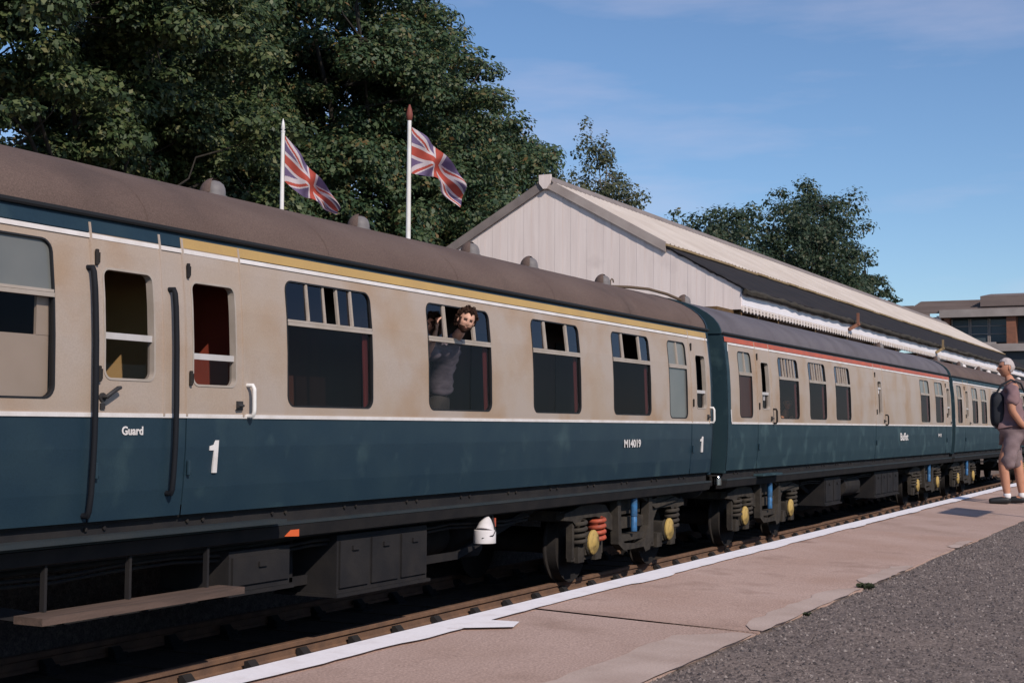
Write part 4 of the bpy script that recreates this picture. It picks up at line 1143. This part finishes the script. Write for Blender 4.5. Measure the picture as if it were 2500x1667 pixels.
make_tree('oak_tree', 'lower rounded tree left of the broad dark one behind the roof', (102,28,-.4),
          [(99,28,15.4,4.4,3.6,2.8),(104.5,28,16.6,3.8,3.4,2.8),(102,28,12.6,7,4,3.0),(95.5,28,13.4,3.2,3,2.2)],
          240, 90, .155, 'leaf_far', 53, cr=.85, trunk_r=.35, trunk_top=(102,28,10), limbs=12, hollow=.25)
make_tree('pine_tree', 'flat-layered tree at right end of the wood beside the brown building', (158,30,-.4),
          [(158.5,30,20.6,2.6,2.2,.6),(161.0,30,18.6,3.6,2.6,.6),(155.5,30,17.4,4.2,3.0,1.4),(163.5,30,16.6,4.6,3.2,1.3),(169,30,16.0,3.6,2.6,.8),(158,30,14.4,7,3.5,2.0)],
          190, 80, .18, 'leaf_far', 57, cr=.85, trunk_r=.30, trunk_top=(159.0,30,19.5), flat=.5, limbs=10, hollow=.1)

# ------------------------------------------------------------------ people
def skinned(joints, edges, root=0, sub=2):
    """joints: (x,y,z,rx[,ry]); grown into one smooth tapering surface; returns verts, faces"""
    me = bpy.data.meshes.new('sk'); me.from_pydata([j[:3] for j in joints], edges, [])
    ob = bpy.data.objects.new('sk', me); COL.objects.link(ob)
    sk = ob.modifiers.new('s', 'SKIN'); sk.use_smooth_shade = True; sk.branch_smoothing = .6
    for v, j in zip(me.skin_vertices[0].data, joints):
        v.radius = (j[3], j[4] if len(j) > 4 else j[3]); v.use_root = False
    me.skin_vertices[0].data[root].use_root = True
    ss = ob.modifiers.new('b', 'SUBSURF'); ss.levels = sub; ss.render_levels = sub
    dg = bpy.context.evaluated_depsgraph_get(); m2 = bpy.data.meshes.new_from_object(ob.evaluated_get(dg))
    vs = [tuple(v.co) for v in m2.vertices]; fs = [tuple(p.vertices) for p in m2.polygons]
    bpy.data.objects.remove(ob); bpy.data.meshes.remove(m2)
    return vs, fs
def head_geo(center, face, tilt, h=.235, beard=0):
    """skull, face, nose, brow, jaw and ears; material 0 skin, 1 beard, 2 eye, 3 lips"""
    f = Vector(face).normalized(); u0 = Vector(tilt).normalized(); r_ = f.cross(u0).normalized(); u0 = r_.cross(f)
    sc = h/.235; nu, nv = 40, 30; vs = []; loc = []
    def gs(x, z, cx, cz, sx, sz): return math.exp(-((x-cx)/sx)**2-((z-cz)/sz)**2)
    for j in range(nv+1):
        ph = math.pi*j/nv
        for i in range(nu):
            th = 2*math.pi*i/nu
            d = Vector((math.sin(ph)*math.sin(th), math.sin(ph)*math.cos(th), math.cos(ph)))
            x, y, z = d.x*.076, d.y*.096, d.z*.118
            if z < 0:
                k = -z/.118; x *= 1-.30*k*k; y = y*(1-.22*k*k) + .018*k
                if y < 0: y *= 1-.30*k
            fr = max(0, d.y)
            if d.y > 0:
                y += .026*gs(x,z,0,-.022,.014,.020) + .014*gs(x,z,0,.004,.010,.022)
                y += .007*gs(x,z,0,.034,.05,.010)
                for s in (-1, 1): y -= .016*gs(x,z,s*.030,.014,.017,.011); y += .005*gs(x,z,s*.040,-.018,.018,.016)
                y += .007*gs(x,z,0,-.060,.020,.008) - .005*gs(x,z,0,-.066,.020,.004); y += .010*gs(x,z,0,-.098,.020,.014)
                if beard: y += .008*gs(x,z,0,-.085,.05,.03)
            loc.append((x, y, z, d.y))
    mi = []; fs = []
    for j in range(nv):
        for i in range(nu):
            a = j*nu+i; b = j*nu+(i+1) % nu
            fs.append((a, b, b+nu, a+nu))
            q = [loc[k] for k in (a, b, b+nu, a+nu)]; cx = sum(p[0] for p in q)/4; cz = sum(p[2] for p in q)/4; cy = sum(p[3] for p in q)/4
            m = 0
            if cy > .35:
                if any(abs(cx-s*.030) < .015 and abs(cz-.013) < .007 for s in (-1, 1)): m = 2
                elif abs(cx) < .022 and abs(cz+.063) < .006: m = 3
            if beard and m == 0 and cz < -.046 and cy > -.05 and not (abs(cx) < .013 and -.06 < cz): m = 1
            if beard and m == 0 and cz < .02 and abs(cx) > .058 and cy > -.05: m = 1
            mi.append(m)
    P_ = lambda x, y, z: tuple(Vector(center) + r_*(x*sc) + f*(y*sc) + u0*(z*sc))
    V_ = [P_(*l[:3]) for l in loc]
    # ears
    ev = []; ef = []
    for s in (-1, 1):
        o = len(V_)+len(ev); n1, n2 = 8, 6
        for j in range(n2+1):
            ph = math.pi*j/n2
            for i in range(n1):
                th = 2*math.pi*i/n1
                ev.append(P_(s*(.078+.010*math.sin(ph)*math.cos(th)), -.012+.019*math.sin(ph)*math.sin(th), -.004+.032*math.cos(ph)))
        for j in range(n2):
            for i in range(n1): a = o+j*n1+i; b = o+j*n1+(i+1) % n1; ef.append((a,b,b+n1,a+n1))
    return V_+ev, fs+ef, mi+[0]*len(ef), P_
def hair_geo(P_, curly, seed, cap):
    """a shell of hair over the skull, thin at the hairline, with uneven locks"""
    g = MB(); r = random.Random(seed); nu, nv = 56, 40
    def nse(d, k): return math.sin(d.x*k+1.1)*math.sin(d.y*k*1.13+.4)*math.sin(d.z*k*.91+2.0)
    vs = []; on = []
    for j in range(nv+1):
        ph = math.pi*j/nv
        for i in range(nu):
            th = 6.28319*i/nu; d = Vector((math.sin(ph)*math.sin(th), math.sin(ph)*math.cos(th), math.cos(ph)))
            x, y, z = d.x*.076, d.y*.096, d.z*.118
            if z < 0:
                k = -z/.118; x *= 1-.30*k*k; y = y*(1-.22*k*k)+.018*k
                if y < 0: y *= 1-.30*k
            ok = cap(d)
            h = (.020 + .014*nse(d, 9) + .010*nse(d, 19) + r.uniform(-.004,.004)) if curly else (.008 + .004*nse(d, 8) + r.uniform(-.001,.001))
            if not ok: h = -.012
            vs.append(P_(x+d.x*h, y+d.y*h, z+d.z*h)); on.append(ok)
    fs = []
    for j in range(nv):
        for i in range(nu):
            a = j*nu+i; b = j*nu+(i+1) % nu; q = (a, b, b+nu, a+nu)
            if any(on[k] for k in q): fs.append(q)
    g.add(vs, fs)
    if curly:
        for i in range(150):
            z = r.uniform(-.5, 1); t = r.uniform(0, 6.283); q = math.sqrt(max(0, 1-z*z)); d = Vector((q*math.sin(t), q*math.cos(t), z))
            if not cap(d) or (d.y > .25 and d.z < .72): continue
            c = Vector((d.x*.076, d.y*.096, d.z*.118)) + d*.022; ax = Vector((r.gauss(0,1),r.gauss(0,1),r.gauss(0,1))).cross(d).normalized(); bx_ = d.cross(ax)
            R0 = r.uniform(.010,.018); pts = [P_(*(c + ax*R0*math.cos(k*.8) + bx_*R0*.5*math.sin(k*.8) + d*(R0*.9*math.sin(k*.8)))) for k in range(6)]
            g.tube(pts, [.003,.0055,.006,.006,.0055,.003], 5)
    return g
def hand_joints(wrist, fdir, pdir, spread=.017, curl=.5, L=.085):
    """palm and five bent fingers; returns joints and edges starting at the wrist"""
    w = Vector(wrist); f = Vector(fdir).normalized(); p = Vector(pdir).normalized(); s = f.cross(p).normalized(); p = s.cross(f)
    J = [(*w,.024,.018), (*(w+f*.05),.034,.016)]; E = [(0,1)]
    for k, (o, l) in enumerate(((-1.5,.85),(-.5,1.0),(.5,1.05),(1.5,.95))):
        a = w+f*.085+s*(o*spread); b = a+(f*(1-curl*.4)+p*curl*.6).normalized()*L*.48*l; c = b+(f*(1-curl)+p*curl).normalized()*L*.42*l
        n = len(J); J += [(*a,.010,.010),(*b,.009,.009),(*c,.007,.007)]; E += [(1,n),(n,n+1),(n+1,n+2)]
    a = w+f*.03+s*.028+p*.008; b = w+f*.06+s*.05+p*.02; c = w+f*.088+s*.055+p*.03
    n = len(J); J += [(*a,.013,.012),(*b,.011,.010),(*c,.008,.008)]; E += [(0,n),(n,n+1),(n+1,n+2)]
    return J, E
def merge(J, E, J2, E2, at):
    """joins chain 2 (whose joint 0 replaces joint 'at')"""
    o = len(J); mp_ = {0: at}
    for k in range(1, len(J2)): mp_[k] = o+k-1
    return J + J2[1:], E + [(mp_[a], mp_[b]) for a, b in E2]
def body_mesh(name, J, E, headargs, beard, mats, parent):
    vs, fs = skinned(J, E)
    g = MB(); g.add(vs, fs, 0)
    hv, hf, hm, P_ = head_geo(*headargs, beard=beard)
    o = len(g.v); g.v += hv
    for f_, m in zip(hf, hm): g.f.append(tuple(i+o for i in f_)); g.m.append(m)
    return g.build(name, mats, parent, 80), P_

# man leaning out of the coach window
p1 = thing('person', 'bearded man with curly brown hair and grey shirt leaning out of the coach window', 'person')
J = [(12.60,.40,2.14,.115,.095),(12.57,.36,2.34,.100,.080),(12.50,.28,2.54,.115,.080),(12.42,.18,2.70,.100,.065),(12.37,.06,2.80,.058,.056),(12.30,-.05,2.87,.052,.052)]
E_ = [(0,1),(1,2),(2,3),(3,4),(4,5)]
J += [(12.26,.20,2.69,.060),(12.02,.24,2.60,.050),(11.98,.13,2.68,.044),(12.00,.075,2.84,.030)]; E_ += [(3,6),(6,7),(7,8),(8,9)]     # his right arm, hand raised to the frame
J += [(12.62,.24,2.68,.058),(12.80,.42,2.50,.050),(12.76,.58,2.30,.040),(12.66,.60,2.12,.028)]; E_ += [(3,10),(10,11),(11,12),(12,13)]
J += [(12.50,.40,2.05,.100),(12.48,.42,1.70,.072),(12.48,.48,1.36,.048),(12.46,.36,1.32,.036)]; E_ += [(0,14),(14,15),(15,16),(16,17)]
J += [(12.72,.42,2.05,.100),(12.74,.46,1.70,.072),(12.76,.52,1.36,.048),(12.74,.40,1.32,.036)]; E_ += [(0,18),(18,19),(19,20),(20,21)]
Jh, Eh = hand_joints(J[9][:3], (.03,-.03,1), (.5,-.6,0), curl=.6); J, E_ = merge(J, E_, Jh, Eh, 9)
Jh, Eh = hand_joints(J[13][:3], (-.3,0,-1), (-.4,-.3,0), curl=.5); J, E_ = merge(J, E_, Jh, Eh, 13)
HC1 = (12.245,-.125,2.955)
b1, P1 = body_mesh('body', J, E_, (HC1, (-.78,-.66,-.16), (.30,-.16,1.0), .245), 1, ['skin', 'beard', 'eye', 'lips'], p1)
hair_geo(P1, True, 4, lambda d: (d.z > .30+.10*math.sin(d.x*11) or d.y < -.18+.1*math.sin(d.z*9) or (abs(d.x) > .72 and d.z > -.05)) and not (d.y > .30 and d.z < .60+.08*math.sin(d.x*9)) and not (d.y > .1 and d.z < .25) and d.z > -.55).build('hair', 'hair_brown', p1, 60)
vs, fs = skinned([(12.60,.40,2.22,.165,.145),(12.57,.36,2.34,.148,.122),(12.50,.28,2.54,.168,.122),(12.42,.18,2.70,.148,.098),(12.35,.04,2.82,.070,.070),
                  (12.26,.20,2.69,.102),(12.08,.23,2.61,.092),(12.62,.24,2.68,.086),(12.76,.37,2.55,.074)], [(0,1),(1,2),(2,3),(3,4),(3,5),(5,6),(3,7),(7,8)])
# creases in the cloth
cv = []
for v in vs:
    q = .014*math.sin(v[2]*30+v[0]*34) + .009*math.sin(v[2]*55-v[0]*45+v[1]*20)
    if v[2] < 2.22: q *= .3
    z = v[2] if v[2] > 2.19 else 2.19+(v[2]-2.19)*.12
    cv.append((v[0]+q*.4, v[1]-q, z))
g = MB(); g.add(cv, fs); g.build('shirt', 'shirt_grey', p1, 80)
vs, fs = skinned([(12.60,.40,2.16,.152,.132),(12.50,.40,2.03,.118),(12.48,.42,1.70,.088),(12.48,.48,1.36,.068),(12.72,.42,2.03,.118),(12.74,.46,1.70,.088),(12.76,.52,1.36,.068),(12.58,.375,2.30,.130,.112)], [(0,1),(1,2),(2,3),(0,4),(4,5),(5,6),(0,7)])
g = MB(); g.add(vs, fs); g.build('trousers', 'jeans', p1, 80)

# man standing on the platform at the right, seen from his left side, facing the train
gx, gy = 18.95, -4.36; gz = pz(gy)
p2 = thing('person', 'grey-haired man in mauve shirt and grey shorts standing on the platform', 'person')
def Q(f, s, z): return (gx - .25*f*0 + s*-1.0*.0 + (-.22*f) + (-.97*s), gy + .97*f - .22*s, gz + z)   # f = towards the train, s = his left (towards the camera)
def QJ(f, s, z, *r): return (*Q(f, s, z), *r)
J = [QJ(0,0,.98,.150,.130),QJ(.03,0,1.16,.160,.140),QJ(.02,0,1.36,.165,.125),QJ(-.01,0,1.50,.120,.085),QJ(.02,0,1.57,.060),QJ(.05,0,1.64,.055)]
E_ = [(0,1),(1,2),(2,3),(3,4),(4,5)]
for s in (1, -1):
    n = len(J); J += [QJ(0,s*.19,1.46,.070),QJ(.03,s*.27,1.18,.050),QJ(-.10,s*.20,1.00,.042),QJ(-.20,s*.10,.93,.028)]; E_ += [(3,n),(n,n+1),(n+1,n+2),(n+2,n+3)]
    Jh, Eh = hand_joints(J[n+3][:3], (Vector(Q(-.2,-s*.3,-.3))-Vector(Q(0,0,0))), (Vector(Q(-1,0,0))-Vector(Q(0,0,0))), curl=.6); J, E_ = merge(J, E_, Jh, Eh, n+3)
for s in (1, -1):
    fo = .10*s
    n = len(J); J += [QJ(0,s*.10,.90,.095),QJ(.03+fo,s*.11,.52,.066),QJ(.0+fo,s*.11,.30,.062),QJ(-.02+fo,s*.11,.09,.040),QJ(.07+fo,s*.12,.045,.040),QJ(.17+fo,s*.13,.035,.030)]; E_ += [(0,n)]+[(n+i,n+i+1) for i in range(5)]
HC2 = Q(.06,0,1.725)
fdir = Vector(Q(1,.25,-.04))-Vector(Q(0,0,0))
b2, P2 = body_mesh('body', J, E_, (HC2, fdir, (0,0,1), .24), 0, ['skin_red', 'beard', 'eye', 'lips'], p2)
hair_geo(P2, False, 9, lambda d: (d.z > .25 or d.y < -.05) and not (d.y > .45 and d.z < .62) and d.z > -.50 and not (abs(d.x) > .8 and abs(d.y) < .3 and d.z < .2)).build('hair', 'hair_grey', p2, 60)
vs, fs = skinned([QJ(.01,0,.86,.180,.165),QJ(.02,0,.99,.186,.170),QJ(.05,0,1.16,.192,.176),QJ(.02,0,1.36,.186,.150),QJ(-.01,0,1.50,.135,.098),QJ(.01,0,1.545,.08),
                  QJ(0,.20,1.45,.092),QJ(.02,.26,1.22,.088),QJ(0,-.20,1.45,.092),QJ(.02,-.26,1.22,.088)], [(0,1),(1,2),(2,3),(3,4),(4,5),(4,6),(6,7),(4,8),(8,9)], 2)
cv = []
for v in vs:
    q = .010*math.sin(v[2]*33+v[1]*30) + .007*math.sin(v[2]*57-v[1]*41)
    z = v[2] if v[2] > gz+.83 else gz+.83+(v[2]-gz-.83)*.1
    cv.append((v[0]-q, v[1]+q*.5, z))
g = MB(); g.add(cv, fs); g.build('shirt', 'shirt_mauve', p2, 80)
vs, fs = skinned([QJ(0,0,.96,.168,.150),QJ(.0,.11,.84,.125),QJ(.05,.12,.62,.100),QJ(.08,.125,.42,.104),QJ(.0,-.11,.84,.125),QJ(-.03,-.12,.62,.100),QJ(-.06,-.125,.42,.104)], [(0,1),(1,2),(2,3),(0,4),(4,5),(5,6)])
vs = [(v[0]+.010*math.sin(v[2]*40+v[1]*22), v[1]+.008*math.sin(v[2]*52+v[0]*30), v[2] if v[2] > gz+.44 else gz+.44+(v[2]-gz-.44)*.1) for v in vs]
g = MB(); g.add(vs, fs); g.build('shorts', 'shorts', p2, 80)
for s in (1, -1):
    fo = .10*s
    vs, fs = skinned([QJ(-.02+fo,s*.11,.155,.052),QJ(-.02+fo,s*.11,.10,.052),QJ(-.01+fo,s*.11,.07,.05)], [(0,1),(1,2)])
    g = MB(); g.add(vs, fs); g.build('sock', 'sock', p2, 80)
    vs, fs = skinned([QJ(-.07+fo,s*.115,.05,.048),QJ(.02+fo,s*.12,.05,.055),QJ(.12+fo,s*.13,.042,.048),QJ(.21+fo,s*.135,.036,.036)], [(0,1),(1,2),(2,3)])
    vs = [(v[0], v[1], max(v[2], gz+.004)) for v in vs]
    g = MB(); g.add(vs, fs); g.build('shoe', 'shoe_black', p2, 80)
# dark bag he carries against his chest
bgm = MB()
def _bag(u, v):
    th = u*2*math.pi; ph = math.pi*v
    cx, cz = math.cos(th), math.cos(ph)
    e = .55; sg = lambda q: math.copysign(abs(q)**e, q)
    return Q(.18+.085*sg(math.sin(ph))*sg(math.cos(th)), .02+.17*sg(math.sin(ph))*sg(math.sin(th)), 1.19+.22*sg(math.cos(ph)))
bgm.grid(_bag, 32, 20)
bg_ = empty('shoulder_bag'); tag(bg_, 'black bag carried against the chest of the man on the platform', 'bag')
bgm.build('bag_body', 'bag_black', bg_, 60)
g = MB(); g.tube([Q(.22,.16,1.36),Q(.14,.20,1.50),Q(.02,.16,1.565),Q(-.10,.12,1.52),Q(-.17,.02,1.38)], .014, 6); g.build('strap', 'bag_black', bg_, 60)

# seated passenger in the buffet coach
p3 = thing('person', 'seated passenger in orange top seen through the first buffet coach window', 'person')
J = [(24.97,0.40,1.62,.15,.12),(24.98,0.37,1.86,.15,.11),(24.98,0.35,2.08,.14,.09),(24.96,0.32,2.20,.05),(24.94,0.30,2.26,.05),(24.80,0.37,2.06,.06),(24.70,0.27,1.90,.045),(24.86,0.16,2.12,.035),(25.17,0.37,2.06,.06),(25.24,0.25,1.90,.045),(25.10,0.15,2.12,.035),
     (24.84,0.30,1.58,.09),(24.62,0.25,1.62,.07),(24.57,0.25,1.36,.05),(25.07,0.25,1.58,.09),(24.85,0.24,1.60,.07),(24.80,0.24,1.36,.05)]
E_ = [(0,1),(1,2),(2,3),(3,4),(2,5),(5,6),(6,7),(2,8),(8,9),(9,10),(0,11),(11,12),(12,13),(0,14),(14,15),(15,16)]
b3, P3 = body_mesh('body', J, E_, ((24.92,0.27,2.36), (-.8,-.5,-.1), (0,0,1), .23), 0, ['passenger_skin', 'beard', 'eye', 'lips'], p3)
hair_geo(P3, False, 12, lambda d: (d.z > .35 or d.y < -.1) and d.z > -.5).build('hair', 'hair_brown', p3, 60)
vs, fs = skinned([(24.97,0.40,1.64,.165,.135),(24.98,0.37,1.86,.165,.125),(24.98,0.35,2.08,.152,.102),(24.80,0.37,2.06,.075),(24.74,0.31,1.94,.065),(25.17,0.37,2.06,.075),(25.22,0.31,1.94,.065)], [(0,1),(1,2),(2,3),(3,4),(2,5),(5,6)])
g = MB(); g.add(vs, fs); g.build('top', 'orange', p3, 80)

# sign on a post, out of the picture to the right: its shadow falls on the slabs
sg_ = thing('platform_sign', 'dark sign board on a post beside the platform, its shadow lying on the slabs', 'sign')
k = 2.55/(.9); sx, sy_ = 16.95-.65*k, -3.78-1.0*k
g = MB(); g.bar((sx-.62,sy_,pz(sy_)+1.45+.85),(sx+.62,sy_,pz(sy_)+1.45+.85),.03,.42); g.build('board', 'sign_face', sg_)
g = MB(); g.tube([(sx+.3,sy_+.04,pz(sy_)-.05),(sx+.3,sy_+.04,pz(sy_)+2.5)], .03, 8); g.build('post', 'black_iron', sg_, 60)
